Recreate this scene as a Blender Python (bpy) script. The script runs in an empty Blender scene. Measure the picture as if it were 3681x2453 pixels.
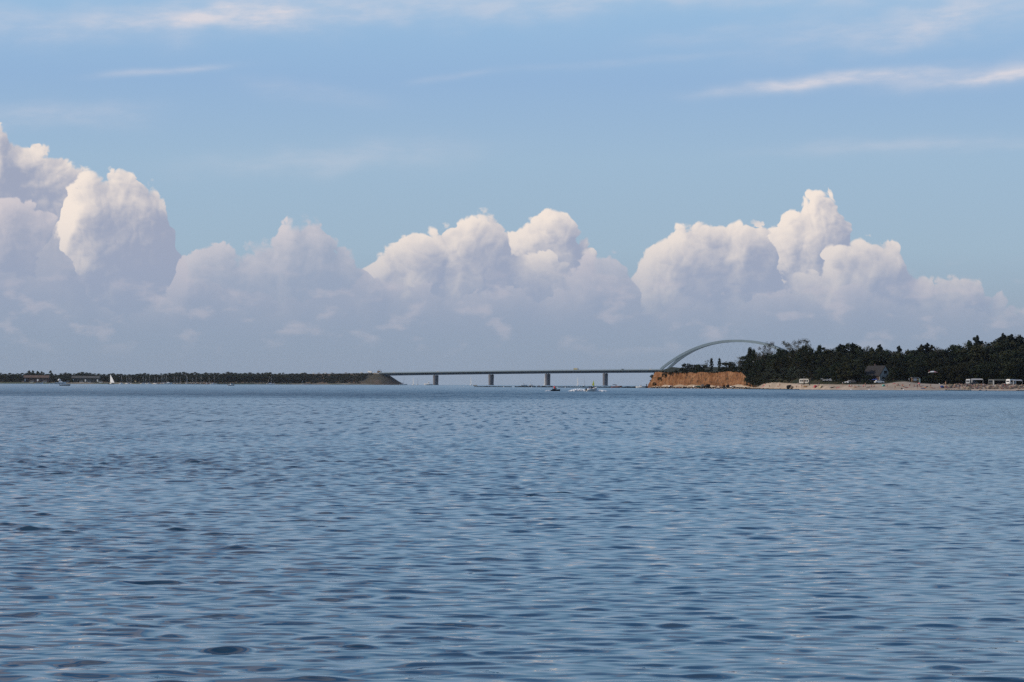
import bpy, bmesh, math, random
import numpy as np
from mathutils import Vector, Matrix, noise as mnoise

# ------------------------------------------------------------------ scene, camera, sky, sun
S = bpy.context.scene
COL = S.collection
R = math.radians
rng = random.Random(11)
nrs = np.random.RandomState(5)

EYE = 2.4            # eye height above the water, metres
FPX = 9120.0         # focal length in photo pixels (photo is 3681 wide)
EARTH = 7.4e6        # effective radius of the earth, so far water dips below the horizon as it does

cam_d = bpy.data.cameras.new('camera')
cam = bpy.data.objects.new('camera', cam_d)
COL.objects.link(cam)
S.camera = cam
cam_d.sensor_width = 36.0
cam_d.lens = 36.0 * FPX / 3681.0
cam_d.clip_start = 0.5
cam_d.clip_end = 60000
ROLL = 0.0037
PITCH = math.atan((1378.0 - 1226.5) / FPX)
cam.matrix_world = Matrix.Translation((0, 0, EYE)) @ Matrix.Rotation(R(90) + PITCH, 4, 'X') @ Matrix.Rotation(ROLL, 4, 'Z')

S.view_settings.view_transform = 'Standard'
S.view_settings.look = 'None'
S.view_settings.exposure = 0.0
S.view_settings.gamma = 1.0
S.view_settings.use_curve_mapping = False
S.render.engine = 'CYCLES'
S.cycles.use_denoising = False      # sensor-like grain keeps the small wavelets crisp
S.cycles.max_bounces = 6
S.cycles.transparent_max_bounces = 12
S.cycles.caustics_reflective = False
S.cycles.caustics_refractive = False

SUN_EL = R(27)
SUN_AZ = R(-103)     # measured from the view direction (+Y), negative = to the left
sun_dir = Vector((math.sin(SUN_AZ) * math.cos(SUN_EL), math.cos(SUN_AZ) * math.cos(SUN_EL), math.sin(SUN_EL)))
sun_d = bpy.data.lights.new('sun', 'SUN')
sun_d.energy = 3.2
sun_d.angle = R(0.53)
sun_d.color = (1.0, 0.86, 0.70)
sun = bpy.data.objects.new('sun', sun_d)
sun.rotation_euler = (-sun_dir).to_track_quat('-Z', 'Y').to_euler()
sun.location = (0, 0, 200)
COL.objects.link(sun)


class NB:
    """small helper to write node trees as expressions"""
    def __init__(self, tree):
        self.t = tree
    def n(self, typ, **kw):
        nd = self.t.nodes.new(typ)
        for k, v in kw.items():
            setattr(nd, k, v)
        return nd
    def put(self, sock, v):
        if v is None:
            return
        if isinstance(v, bpy.types.NodeSocket):
            self.t.links.new(v, sock)
        else:
            sock.default_value = v
    def m(self, op, a, b=None, c=None, clamp=False):
        nd = self.n('ShaderNodeMath', operation=op)
        nd.use_clamp = clamp
        self.put(nd.inputs[0], a); self.put(nd.inputs[1], b); self.put(nd.inputs[2], c)
        return nd.outputs[0]
    def add(self, a, b): return self.m('ADD', a, b)
    def sub(self, a, b): return self.m('SUBTRACT', a, b)
    def mul(self, a, b): return self.m('MULTIPLY', a, b)
    def div(self, a, b): return self.m('DIVIDE', a, b)
    def ss(self, x, a, b):      # smoothstep from a to b
        nd = self.n('ShaderNodeMapRange', interpolation_type='SMOOTHSTEP')
        self.put(nd.inputs[0], x); self.put(nd.inputs[1], a); self.put(nd.inputs[2], b)
        nd.inputs[3].default_value = 0.0; nd.inputs[4].default_value = 1.0
        return nd.outputs[0]
    def lin(self, x, a, b, c=0.0, d=1.0):
        nd = self.n('ShaderNodeMapRange')
        nd.clamp = True
        self.put(nd.inputs[0], x); self.put(nd.inputs[1], a); self.put(nd.inputs[2], b)
        self.put(nd.inputs[3], c); self.put(nd.inputs[4], d)
        return nd.outputs[0]
    def mix(self, f, a, b, blend='MIX'):
        nd = self.n('ShaderNodeMix', data_type='RGBA', blend_type=blend)
        self.put(nd.inputs[0], f)
        for i, v in ((6, a), (7, b)):
            if isinstance(v, tuple) and len(v) == 3:
                v = v + (1.0,)
            self.put(nd.inputs[i], v)
        return nd.outputs[2]
    def xyz(self, x, y, z=0.0):
        nd = self.n('ShaderNodeCombineXYZ')
        self.put(nd.inputs[0], x); self.put(nd.inputs[1], y); self.put(nd.inputs[2], z)
        return nd.outputs[0]
    def sep(self, v):
        nd = self.n('ShaderNodeSeparateXYZ')
        self.put(nd.inputs[0], v)
        return nd.outputs
    def noise(self, vec, scale=1.0, detail=3.0, rough=0.5, dim='3D', col=False, lac=2.0):
        nd = self.n('ShaderNodeTexNoise', noise_dimensions=dim)
        self.put(nd.inputs['Vector'], vec)
        self.put(nd.inputs['Scale'], scale); self.put(nd.inputs['Detail'], detail)
        self.put(nd.inputs['Roughness'], rough); self.put(nd.inputs['Lacunarity'], lac)
        return nd.outputs['Color'] if col else nd.outputs[0]
    def voro(self, vec, scale=1.0, detail=0.0, rough=0.5, lac=2.0, dim='2D', feature='F1', rand=1.0):
        nd = self.n('ShaderNodeTexVoronoi', voronoi_dimensions=dim, feature=feature)
        nd.normalize = False
        self.put(nd.inputs['Vector'], vec); self.put(nd.inputs['Scale'], scale)
        self.put(nd.inputs['Detail'], detail); self.put(nd.inputs['Roughness'], rough)
        self.put(nd.inputs['Lacunarity'], lac); self.put(nd.inputs['Randomness'], rand)
        return nd.outputs['Distance']
    def ramp(self, x, stops, interp='LINEAR'):
        nd = self.n('ShaderNodeValToRGB')
        cr = nd.color_ramp
        cr.interpolation = interp
        while len(cr.elements) < len(stops):
            cr.elements.new(0.5)
        for el, (p, c) in zip(cr.elements, stops):
            el.position = p
            el.color = (c[0], c[1], c[2], 1.0)
        self.put(nd.inputs[0], x)
        return nd.outputs[0]
    def curve(self, x, pts, x0, x1, ymax):
        """float curve through pts (x, y); returns y"""
        u = self.lin(x, x0, x1)
        nd = self.n('ShaderNodeFloatCurve')
        cv = nd.mapping.curves[0]
        pts = sorted(pts)
        P = [((px - x0) / (x1 - x0), py / ymax) for px, py in pts]
        cv.points[0].location = P[0]
        cv.points[1].location = P[-1]
        for p in P[1:-1]:
            cv.points.new(*p)
        for p in cv.points:
            p.handle_type = 'VECTOR'
        nd.mapping.clip_min_y = -1.0
        nd.mapping.use_clip = False
        nd.mapping.update()
        self.put(nd.inputs[1], u)
        return self.mul(nd.outputs[0], ymax)
# ------------------------------------------------------------------ the sky
SKY_K = 0.10         # background strength; colours below are given as seen and divided by it
world = bpy.data.worlds.new('World')
S.world = world
world.use_nodes = True
wt = world.node_tree
wt.nodes.clear()
W = NB(wt)

def seen(r, g, b):   # linear radiance wanted -> value before the background strength
    return (r / SKY_K, g / SKY_K, b / SKY_K)

def sky_deg(pts):    # sky outlines are noted in the coordinates of a 2353 px wide view
    out = []
    for x, y in pts:
        X, Y = x * 1.5644, y * 1.5644
        out.append(((X - 1840.5) / 159.2, (1378 + (X - 1840.5) * ROLL - Y) / 159.2))
    return out

d = W.n('ShaderNodeTexCoord').outputs['Generated']
dx, dy, dz = W.sep(d)
AZ = W.mul(W.m('ARCTAN2', dx, dy), 180 / math.pi)
EL = W.mul(W.m('ARCSINE', dz), 180 / math.pi)
AZW = W.sub(W.m('FLOORED_MODULO', W.add(AZ, 12.0), 24.0), 12.0)   # the cloud bank goes on all round

nish = W.n('ShaderNodeTexSky', sky_type='NISHITA')
nish.sun_disc = False
nish.sun_elevation = SUN_EL
nish.sun_rotation = SUN_AZ
nish.altitude = 0
nish.air_density = 1.0
nish.dust_density = 0.5
nish.ozone_density = 2.0
SKYC = nish.outputs[0]
# clear air: the Nishita sky, tinted low down by the summer haze over the sea
low = W.ramp(W.lin(EL, 0, 40), [
    (0.00, (.275, .345, .455)), (0.03, (.28, .355, .47)), (0.075, (.335, .465, .598)), (0.125, (.335, .487, .655)),
    (0.17, (.290, .455, .690)), (0.22, (.315, .515, .745)), (0.36, (.285, .515, .755)), (0.55, (.135, .330, .640)), (1.0, (.095, .235, .560))])
lows = W.mix(1.0, low, seen(1, 1, 1), 'MULTIPLY')
lows.node.clamp_result = False
SKYC = W.mix(W.lin(EL, 20, 70, 0.92, 0.35), SKYC, lows)


# cirrus: long thin veils, each with its own place, tilt and brightness, broken up by stretched noise
cn = W.noise(W.xyz(AZ, W.add(W.mul(EL, 4.2), W.mul(AZ, -.22))), 0.62, 7.0, 0.60, dim='2D')
cw = W.sub(W.noise(W.xyz(AZ, W.mul(EL, 1.4)), 0.55, 3.0, 0.5, dim='2D'), 0.5)
cn = W.ss(cn, 0.30, 0.70)

def cirrus(x0, y0, x1, y1, thick, amt):
    (a0, e0), (a1, e1) = sky_deg([(x0, y0), (x1, y1)])
    ca, ce = (a0 + a1) / 2, (e0 + e1) / 2
    ln = math.hypot(a1 - a0, e1 - e0) / 2
    c, s = (a1 - a0) / (2 * ln), (e1 - e0) / (2 * ln)
    th = thick * 1.12 / 101.8
    u0 = W.sub(AZ, ca); v0 = W.sub(EL, ce)
    u = W.m('MULTIPLY_ADD', u0, c / ln, W.mul(v0, s / ln))
    v = W.m('MULTIPLY_ADD', v0, c / th, W.m('MULTIPLY_ADD', u0, -s / th, W.mul(cw, 2.4)))
    q = W.m('MULTIPLY_ADD', v, v, W.m('POWER', W.m('ABSOLUTE', u), 3.0))
    return W.mul(W.m('EXPONENT', W.mul(q, -1.0)), amt * .68)

CIR = [(-200, 84, 1500, -8, 34, .72), (380, 68, 720, 18, 15, .80), (460, 52, 640, 5, 20, .50), (150, 70, 900, 45, 16, .28),
       (1250, 24, 2500, -30, 20, .50), (1760, 100, 2480, 18, 48, .58), (2040, 112, 2260, 30, 24, .45),
       (1650, 216, 2130, 172, 12, 1.35), (2030, 204, 2480, 174, 20, .80), (2200, 204, 2420, 172, 9, .95),
       (2290, 170, 2440, 120, 18, .30), (230, 184, 530, 158, 7, .55), (-60, 295, 340, 268, 22, .42),
       (560, 200, 880, 238, 18, .24), (1180, 160, 1720, 130, 8, .20), (1440, 110, 1720, 75, 14, .26),
       (940, 192, 1130, 162, 7, .28), (450, 390, 1080, 345, 26, .36), (1780, 348, 2500, 333, 15, .36)]
tot = None
for c in CIR:
    f = cirrus(*c)
    tot = f if tot is None else W.add(tot, f)
low_veil = W.mul(W.m('MINIMUM', tot, 1.0), W.lin(cn, 0, 1, .40, 1.0))
# the same veils go on above the frame
hx, hy = W.div(dx, W.m('MAXIMUM', dz, .05)), W.div(dy, W.m('MAXIMUM', dz, .05))
veil = W.noise(W.xyz(W.mul(hx, .9), W.add(W.mul(hy, 2.6), W.mul(hx, .5))), 0.9, 6.0, 0.58, dim='2D')
high_veil = W.mul(W.ss(veil, 0.44, 0.68), W.add(W.mul(W.ss(EL, 8.2, 12.0), 0.30), W.mul(W.mul(W.ss(EL, 17, 24), W.ss(EL, 58, 40)), .42)))
CLEAR_HIGH = W.mix(high_veil, SKYC, seen(.56, .52, .57))
CLEAR_HIGH = W.mix(low_veil, CLEAR_HIGH, seen(.68, .67, .73))
SKYC = W.mix(low_veil, SKYC, seen(.68, .67, .73))

# cumulus: ranks of towers over the far coast
def cloud_group(name, pts, bill, wsc, fine):
    """height of the cloud surface above a point (degrees), as a function of azimuth and elevation"""
    g = bpy.data.node_groups.new(name, 'ShaderNodeTree')
    for nm in ('az', 'el', 'seed'):
        g.interface.new_socket(nm, in_out='INPUT', socket_type='NodeSocketFloat')
    g.interface.new_socket('field', in_out='OUTPUT', socket_type='NodeSocketFloat')
    gi = g.nodes.new('NodeGroupInput'); go = g.nodes.new('NodeGroupOutput')
    G = NB(g)
    a, e, sd = gi.outputs[0], gi.outputs[1], gi.outputs[2]
    ds = G.add(a, sd)
    w1 = G.sub(G.noise(G.xyz(ds, e), 0.85 * wsc, 4.0 if fine else 2.0, 0.58, dim='2D'), .5)
    w2 = G.sub(G.noise(G.xyz(ds, G.add(e, 31.7)), 0.95 * wsc, 4.0 if fine else 2.0, 0.58, dim='2D'), .5)
    T = G.curve(G.m('MULTIPLY_ADD', w1, .70, a), pts, -12, 12, 8.0)
    p2 = G.xyz(G.m('MULTIPLY_ADD', w1, .75, ds), G.m('MULTIPLY_ADD', w2, .75, e))
    b1 = G.voro(p2, 1.55 * wsc)
    f = G.m('MULTIPLY_ADD', G.sub(0.40, G.mul(b1, b1)), .50 * bill, G.sub(T, e))
    b2 = G.voro(p2, 3.9 * wsc)
    f = G.m('MULTIPLY_ADD', G.sub(0.40, G.mul(b2, b2)), .34 * bill, f)
    if fine:
        b4 = G.voro(p2, 9.5 * wsc)
        f = G.m('MULTIPLY_ADD', G.sub(0.40, G.mul(b4, b4)), .13 * bill, f)
        b3 = G.noise(p2, 6.5 * wsc, 6.0, 0.60, dim='2D')
        f = G.m('MULTIPLY_ADD', G.sub(b3, .5), .30 * bill, f)
    f = G.m('MULTIPLY_ADD', w2, .7, f)
    g.links.new(f, go.inputs[0])
    return g

def field(g, a, e, seed):
    nd = W.n('ShaderNodeGroup'); nd.node_tree = g
    W.put(nd.inputs[0], a); W.put(nd.inputs[1], e); nd.inputs[2].default_value = seed
    return nd.outputs[0]

patchy = W.ss(W.noise(W.xyz(AZ, EL), .9, 3.0, .5, dim='2D'), .42, .66)
HAZE = W.mix(1.0, W.ramp(W.lin(EL, 0, 4), [(0, (.272, .340, .442)), (.2, (.280, .352, .462)), (.55, (.305, .370, .500)), (1, (.325, .388, .522))]), seen(1, 1, 1), 'MULTIPLY')

def rank(skyc, name, pts, seed, bill=1.0, wsc=1.0, soft=.06, lit=(.90, .795, .715), shade=(.345, .385, .505), k=1.0, haze0=.9, haze1=4.0, amt=1.0):
    pts = sky_deg(pts)
    g = cloud_group(name, pts, bill, wsc, True)
    gc = cloud_group(name + '_coarse', pts, bill, wsc, False)
    F0 = field(g, AZW, EL, seed)
    d1, d2 = .07, .40
    F1 = field(g, W.sub(AZW, d1 * .75), W.add(EL, d1 * .66), seed)
    C0 = field(gc, AZW, EL, seed)
    C2 = field(gc, W.sub(AZW, d2 * .80), W.add(EL, d2 * .60), seed)
    mask = W.mul(W.ss(F0, 0.0, W.m('MULTIPLY_ADD', patchy, soft * 2.6, soft * .55)), amt)
    mask = W.mul(mask, W.ss(C0, -.03, .10))
    l1 = W.mul(W.sub(F0, F1), .80 * k)
    l2 = W.mul(W.sub(C0, C2), 1.05 * k)
    top = W.m('EXPONENT', W.mul(W.m('MAXIMUM', F0, 0.0), -.95))
    L = W.add(W.add(l1, l2), W.m('MULTIPLY_ADD', top, 1.15, -.42))
    L = W.ss(L, -0.10, 1.30)
    c = W.mix(L, seen(*shade), seen(*lit))
    c = W.mix(W.mul(W.ss(EL, haze1, haze0), .98), c, HAZE)
    mask = W.mul(mask, W.lin(EL, .6, 1.8, .5, 1.0))
    return W.mix(mask, skyc, c)

CUM = rank(SKYC, 'rank_far', [(-40, 330), (0, 283), (18, 290), (45, 325), (60, 352), (95, 360), (130, 372), (170, 380), (205, 400), (230, 480),
    (300, 560), (420, 640), (700, 700), (1080, 640), (1150, 560), (1172, 528), (1205, 512), (1240, 494), (1270, 482), (1300, 490), (1316, 520), (1330, 560),
    (1345, 560), (1360, 560), (1380, 640), (1480, 660), (1730, 610), (1765, 540), (1792, 508), (1832, 492), (1840, 462), (1868, 450), (1903, 455),
    (1930, 476), (1938, 500), (1950, 560), (1990, 640), (2100, 740), (2353, 780), (2400, 420)], 1.7, .55, 1.25, k=1.05)
CUM = rank(CUM, 'rank_mid', [(-40, 600), (40, 640), (100, 640), (150, 480), (172, 442), (205, 408), (228, 412), (248, 416), (268, 402), (288, 396),
    (312, 402), (330, 428), (360, 440), (372, 462), (392, 492), (410, 540), (420, 640), (520, 720), (700, 730), (820, 660), (850, 590), (900, 578),
    (930, 546), (962, 534), (1020, 535), (1052, 512), (1092, 498), (1125, 500), (1150, 522), (1180, 560), (1260, 600), (1340, 640), (1440, 650), (1456, 606),
    (1492, 580), (1502, 558), (1542, 540), (1592, 530), (1620, 526), (1662, 532), (1692, 506), (1712, 512), (1740, 530), (1768, 560), (1790, 640),
    (1880, 640), (1905, 575), (1930, 558), (1962, 556), (2012, 560), (2058, 578), (2072, 640), (2102, 640), (2172, 644), (2212, 640), (2242, 668), (2262, 705), (2282, 680), (2300, 705), (2335, 730), (2356, 690), (2400, 640)], 5.3, .6, 1.1, k=1.0)
CUM = rank(CUM, 'rank_near', [(-40, 500), (0, 470), (90, 480), (150, 530), (180, 640), (260, 730), (380, 700), (408, 610), (425, 580), (460, 576), (520, 570), (570, 570),
    (622, 566), (636, 520), (662, 502), (690, 507), (733, 500), (748, 548), (790, 574), (830, 598), (850, 640), (940, 660), (1080, 690), (1150, 650), (1250, 690),
    (1290, 640), (1350, 590), (1385, 585), (1430, 592), (1455, 650), (1500, 720), (1600, 680), (1700, 700), (1800, 660), (1900, 700), (1960, 650), (2050, 700),
    (2110, 700), (2190, 715), (2260, 730), (2352, 735), (2400, 560)], 9.1, .45, 1.35,
    lit=(.72, .650, .660), shade=(.33, .375, .495), soft=.12, k=.8, amt=.85)

# pale scraps of low cloud in the haze under the bank
lowc = W.noise(W.xyz(AZ, W.mul(EL, 2.0)), 1.05, 5.0, .52, dim='2D')
lowf = W.mul(W.ss(lowc, .52, .74), W.mul(W.ss(EL, .45, 1.3), W.ss(EL, 3.0, 1.9)))
CUM = W.mix(W.mul(lowf, .30), CUM, seen(.60, .555, .60))

# three zones, so that each part of the sky only works out the clouds it can hold
def bgnode(c):
    b = W.n('ShaderNodeBackground'); b.inputs[1].default_value = SKY_K
    W.put(b.inputs[0], c)
    return b.outputs[0]
def mixsh(f, a, b):
    nd = W.n('ShaderNodeMixShader')
    W.put(nd.inputs[0], f); wt.links.new(a, nd.inputs[1]); wt.links.new(b, nd.inputs[2])
    return nd.outputs[0]
is_low = W.m('LESS_THAN', EL, 7.4)
sh = mixsh(is_low, bgnode(CLEAR_HIGH), bgnode(CUM))
wo = W.n('ShaderNodeOutputWorld')
wt.links.new(sh, wo.inputs[0])
world.cycles.sampling_method = 'MANUAL'
world.cycles.sample_map_resolution = 1024

# ------------------------------------------------------------------ helpers
def uv_of(X, Y):
    xr, yr = X - 1840.5, Y - 1226.5
    return xr + ROLL * yr, (1378.0 - 1226.5) - (yr - ROLL * xr)

def at(X, Y, dist):
    """the point that stands dist metres out, seen at photo pixel (X, Y)"""
    u, v = uv_of(X, Y)
    return Vector((u * dist / FPX, dist, EYE + v * dist / FPX))

def sea(x, y):
    return -(x * x + y * y) / (2 * EARTH)

def on_sea(X, dist):
    x = (X - 1840.5 + ROLL * 155) * dist / FPX
    return Vector((x, dist, sea(x, dist)))

def to_px(p):
    u = p[0] * FPX / p[1]
    v = (p[2] - EYE) * FPX / p[1]
    yr = (1378.0 - 1226.5) - v + ROLL * u
    return u + 1840.5 - ROLL * yr, yr + 1226.5


class MB:
    """collects simple shapes and links them as one mesh object"""
    def __init__(self):
        self.v, self.f, self.mi, self.sm = [], [], [], []
        self.cur = 0
    def mat(self, i):
        self.cur = i
        return self
    def add(self, vs, fs, smooth=False):
        b = len(self.v)
        self.v += [tuple(p) for p in vs]
        for q in fs:
            self.f.append(tuple(b + i for i in q)); self.mi.append(self.cur); self.sm.append(smooth)
        return self
    def box(self, c, s, rz=0.0, tilt=None, taper=1.0):
        M = Matrix.Rotation(rz, 3, 'Z')
        if tilt is not None:
            M = M @ tilt
        vs = []
        for k in (-1, 1):
            t = taper if k > 0 else 1.0
            for x, y in ((-1, -1), (1, -1), (1, 1), (-1, 1)):
                p = M @ Vector((x * s[0] / 2 * t, y * s[1] / 2 * t, k * s[2] / 2))
                vs.append((c[0] + p.x, c[1] + p.y, c[2] + p.z))
        return self.add(vs, [(3, 2, 1, 0), (4, 5, 6, 7), (0, 1, 5, 4), (1, 2, 6, 5), (2, 3, 7, 6), (3, 0, 4, 7)])
    def tube(self, a, b, r0, r1=None, n=6, cap=True):
        r1 = r0 if r1 is None else r1
        a, b = Vector(a), Vector(b)
        z = (b - a).normalized()
        x = z.orthogonal().normalized(); y = z.cross(x)
        vs = []
        for p, r in ((a, r0), (b, r1)):
            for i in range(n):
                t = 2 * math.pi * i / n
                vs.append(p + (x * math.cos(t) + y * math.sin(t)) * r)
        fs = [(i, (i + 1) % n, n + (i + 1) % n, n + i) for i in range(n)]
        if cap:
            fs += [tuple(range(n - 1, -1, -1)), tuple(range(n, 2 * n))]
        return self.add(vs, fs, smooth=n > 5)
    def loft(self, rings, closed=True, caps=True, smooth=True):
        n = len(rings[0]); vs = [p for r in rings for p in r]; fs = []
        for j in range(len(rings) - 1):
            for i in range(n if closed else n - 1):
                k = (i + 1) % n
                fs.append((j * n + i, j * n + k, (j + 1) * n + k, (j + 1) * n + i))
        if caps and closed:
            fs += [tuple(range(n - 1, -1, -1)), tuple(range((len(rings) - 1) * n, len(rings) * n))]
        return self.add(vs, fs, smooth)
    def prism(self, poly, axis, t):
        """polygon (list of 3d points) pushed along axis by t"""
        A = Vector(axis) * t
        n = len(poly)
        vs = [Vector(p) for p in poly] + [Vector(p) + A for p in poly]
        fs = [tuple(range(n - 1, -1, -1)), tuple(range(n, 2 * n))] + [(i, (i + 1) % n, n + (i + 1) % n, n + i) for i in range(n)]
        return self.add(vs, fs)
    def blob(self, c, s, seed=0, n=8, m=6, amp=.25, flat=0.0):
        """lumpy boulder or bush"""
        vs = []
        for j in range(m + 1):
            ph = math.pi * j / m
            for i in range(n):
                th = 2 * math.pi * i / n
                q = Vector((math.sin(ph) * math.cos(th), math.sin(ph) * math.sin(th), math.cos(ph)))
                k = 1 + amp * mnoise.noise(q * 1.3 + Vector((seed * 7.3, seed * 3.1, seed)))*1.6
                q *= k
                q.z = max(q.z, -flat) if flat else q.z
                vs.append((c[0] + q.x * s[0], c[1] + q.y * s[1], c[2] + q.z * s[2]))
        fs = [(j * n + i, j * n + (i + 1) % n, (j + 1) * n + (i + 1) % n, (j + 1) * n + i) for j in range(m) for i in range(n)]
        return self.add(vs, fs, smooth=False)
    def mesh(self, name, mats):
        me = bpy.data.meshes.new(name)
        me.from_pydata(self.v, [], self.f)
        for m_ in (mats if isinstance(mats, (list, tuple)) else [mats]):
            me.materials.append(m_)
        me.polygons.foreach_set('material_index', self.mi)
        me.polygons.foreach_set('use_smooth', self.sm)
        me.update()
        bm = bmesh.new(); bm.from_mesh(me)
        bmesh.ops.recalc_face_normals(bm, faces=bm.faces)
        bm.to_mesh(me); bm.free()
        return me
    def build(self, name, mats, parent=None):
        return link(name, self.mesh(name, mats), parent)


def link(name, data, parent=None):
    o = bpy.data.objects.new(name, data)
    COL.objects.link(o)
    if parent is not None:
        o.parent = parent
    return o

def tag(o, label=None, cat=None, group=None, kind=None):
    if label: o['label'] = label
    if cat: o['category'] = cat
    if group: o['group'] = group
    if kind: o['kind'] = kind
    return o

def empty(name, loc=(0, 0, 0), rz=0.0, label=None, cat=None, group=None):
    o = bpy.data.objects.new(name, None)
    COL.objects.link(o)
    o.empty_display_size = 0.5
    o.location = loc
    o.rotation_euler = (0, 0, rz)
    return tag(o, label, cat, group)

def copy_tree(o, parent=None):
    c = o.copy()
    COL.objects.link(c)
    if parent is not None:
        c.parent = parent
    for ch in list(o.children):
        copy_tree(ch, c)
    return c


# ------------------------------------------------------------------ materials
MATS = {}
def material(name, col, rough=0.6, var=0.0, scale=1.0, metal=0.0, bump=0.0, col2=None, detail=5.0, spec=0.5, rand=0.0):
    """one procedural material: a base colour with grain, a second colour in patches, fine relief"""
    if name in MATS:
        return MATS[name]
    m = bpy.data.materials.new(name)
    m.use_nodes = True
    nt = m.node_tree
    B = NB(nt)
    p = nt.nodes['Principled BSDF']
    p.inputs['Roughness'].default_value = rough
    p.inputs['Metallic'].default_value = metal
    p.inputs['Specular IOR Level'].default_value = spec
    co = B.n('ShaderNodeTexCoord').outputs['Object']
    nz = B.noise(co, scale, detail, 0.6)
    c2 = col2 if col2 else tuple(c * (1 - var) for c in col)
    c = B.mix(B.ss(nz, 0.36, 0.64), col, c2)
    if rand:
        rn = B.n('ShaderNodeObjectInfo').outputs['Random']
        hsv = B.n('ShaderNodeHueSaturation')
        B.put(hsv.inputs['Hue'], B.lin(rn, 0, 1, .5 - .06 * rand, .5 + .06 * rand))
        B.put(hsv.inputs['Value'], B.lin(B.m('FRACT', B.mul(rn, 7.3)), 0, 1, 1 - .6 * rand, 1 + .6 * rand))
        B.put(hsv.inputs['Color'], c)
        c = hsv.outputs[0]
    B.put(p.inputs['Base Color'], c)
    if bump:
        b = B.n('ShaderNodeBump')
        b.inputs['Strength'].default_value = 1.0
        b.inputs['Distance'].default_value = bump
        B.put(b.inputs['Height'], B.noise(co, scale * 3, 6, .65))
        nt.links.new(b.outputs[0], p.inputs['Normal'])
    MATS[name] = m
    return m

WHITE = material('white_paint', (.78, .77, .74), .35, .12, .6)
CREAM = material('cream_shell', (.70, .66, .58), .4, .12, .5)
GREYP = material('grey_paint', (.36, .38, .40), .4, .2, .8)
DARKP = material('dark_paint', (.03, .033, .04), .4, .3, .8)
BLUEP = material('blue_cloth', (.012, .045, .22), .7, .3, 1.5)
REDP = material('red_cloth', (.50, .03, .035), .6, .25, 1.5)
PINKP = material('pink_cloth', (.75, .18, .18), .7, .2, 1.5)
ORANGEP = material('orange_paint', (.62, .16, .04), .5, .2, 1.0)
YELLOWP = material('yellow_paint', (.66, .42, .05), .5, .2, 1.0)
TEALP = material('teal_cloth', (.07, .38, .31), .7, .25, 1.5)
LIMEP = material('lime_cloth', (.55, .62, .06), .6, .2, 1.0)
BEIGEP = material('beige_cloth', (.55, .44, .26), .8, .2, 1.5)
SAILC = material('sail_cloth', (.78, .78, .76), .7, .08, .4)
GLASS = material('dark_glass', (.012, .014, .02), .08, .2, .5)
ALU = material('pale_metal', (.55, .56, .57), .4, .15, .8, metal=.3)
RUBBER = material('black_rubber', (.012, .012, .014), .7, .3, 2.0)
SKIN = material('skin', (.42, .21, .14), .6, .15, 3.0, rand=.35)
HAIR = material('hair', (.05, .03, .02), .7, .4, 6.0, rand=.6)
WOOD = material('brown_wood', (.13, .075, .045), .8, .4, 1.2)

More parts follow.
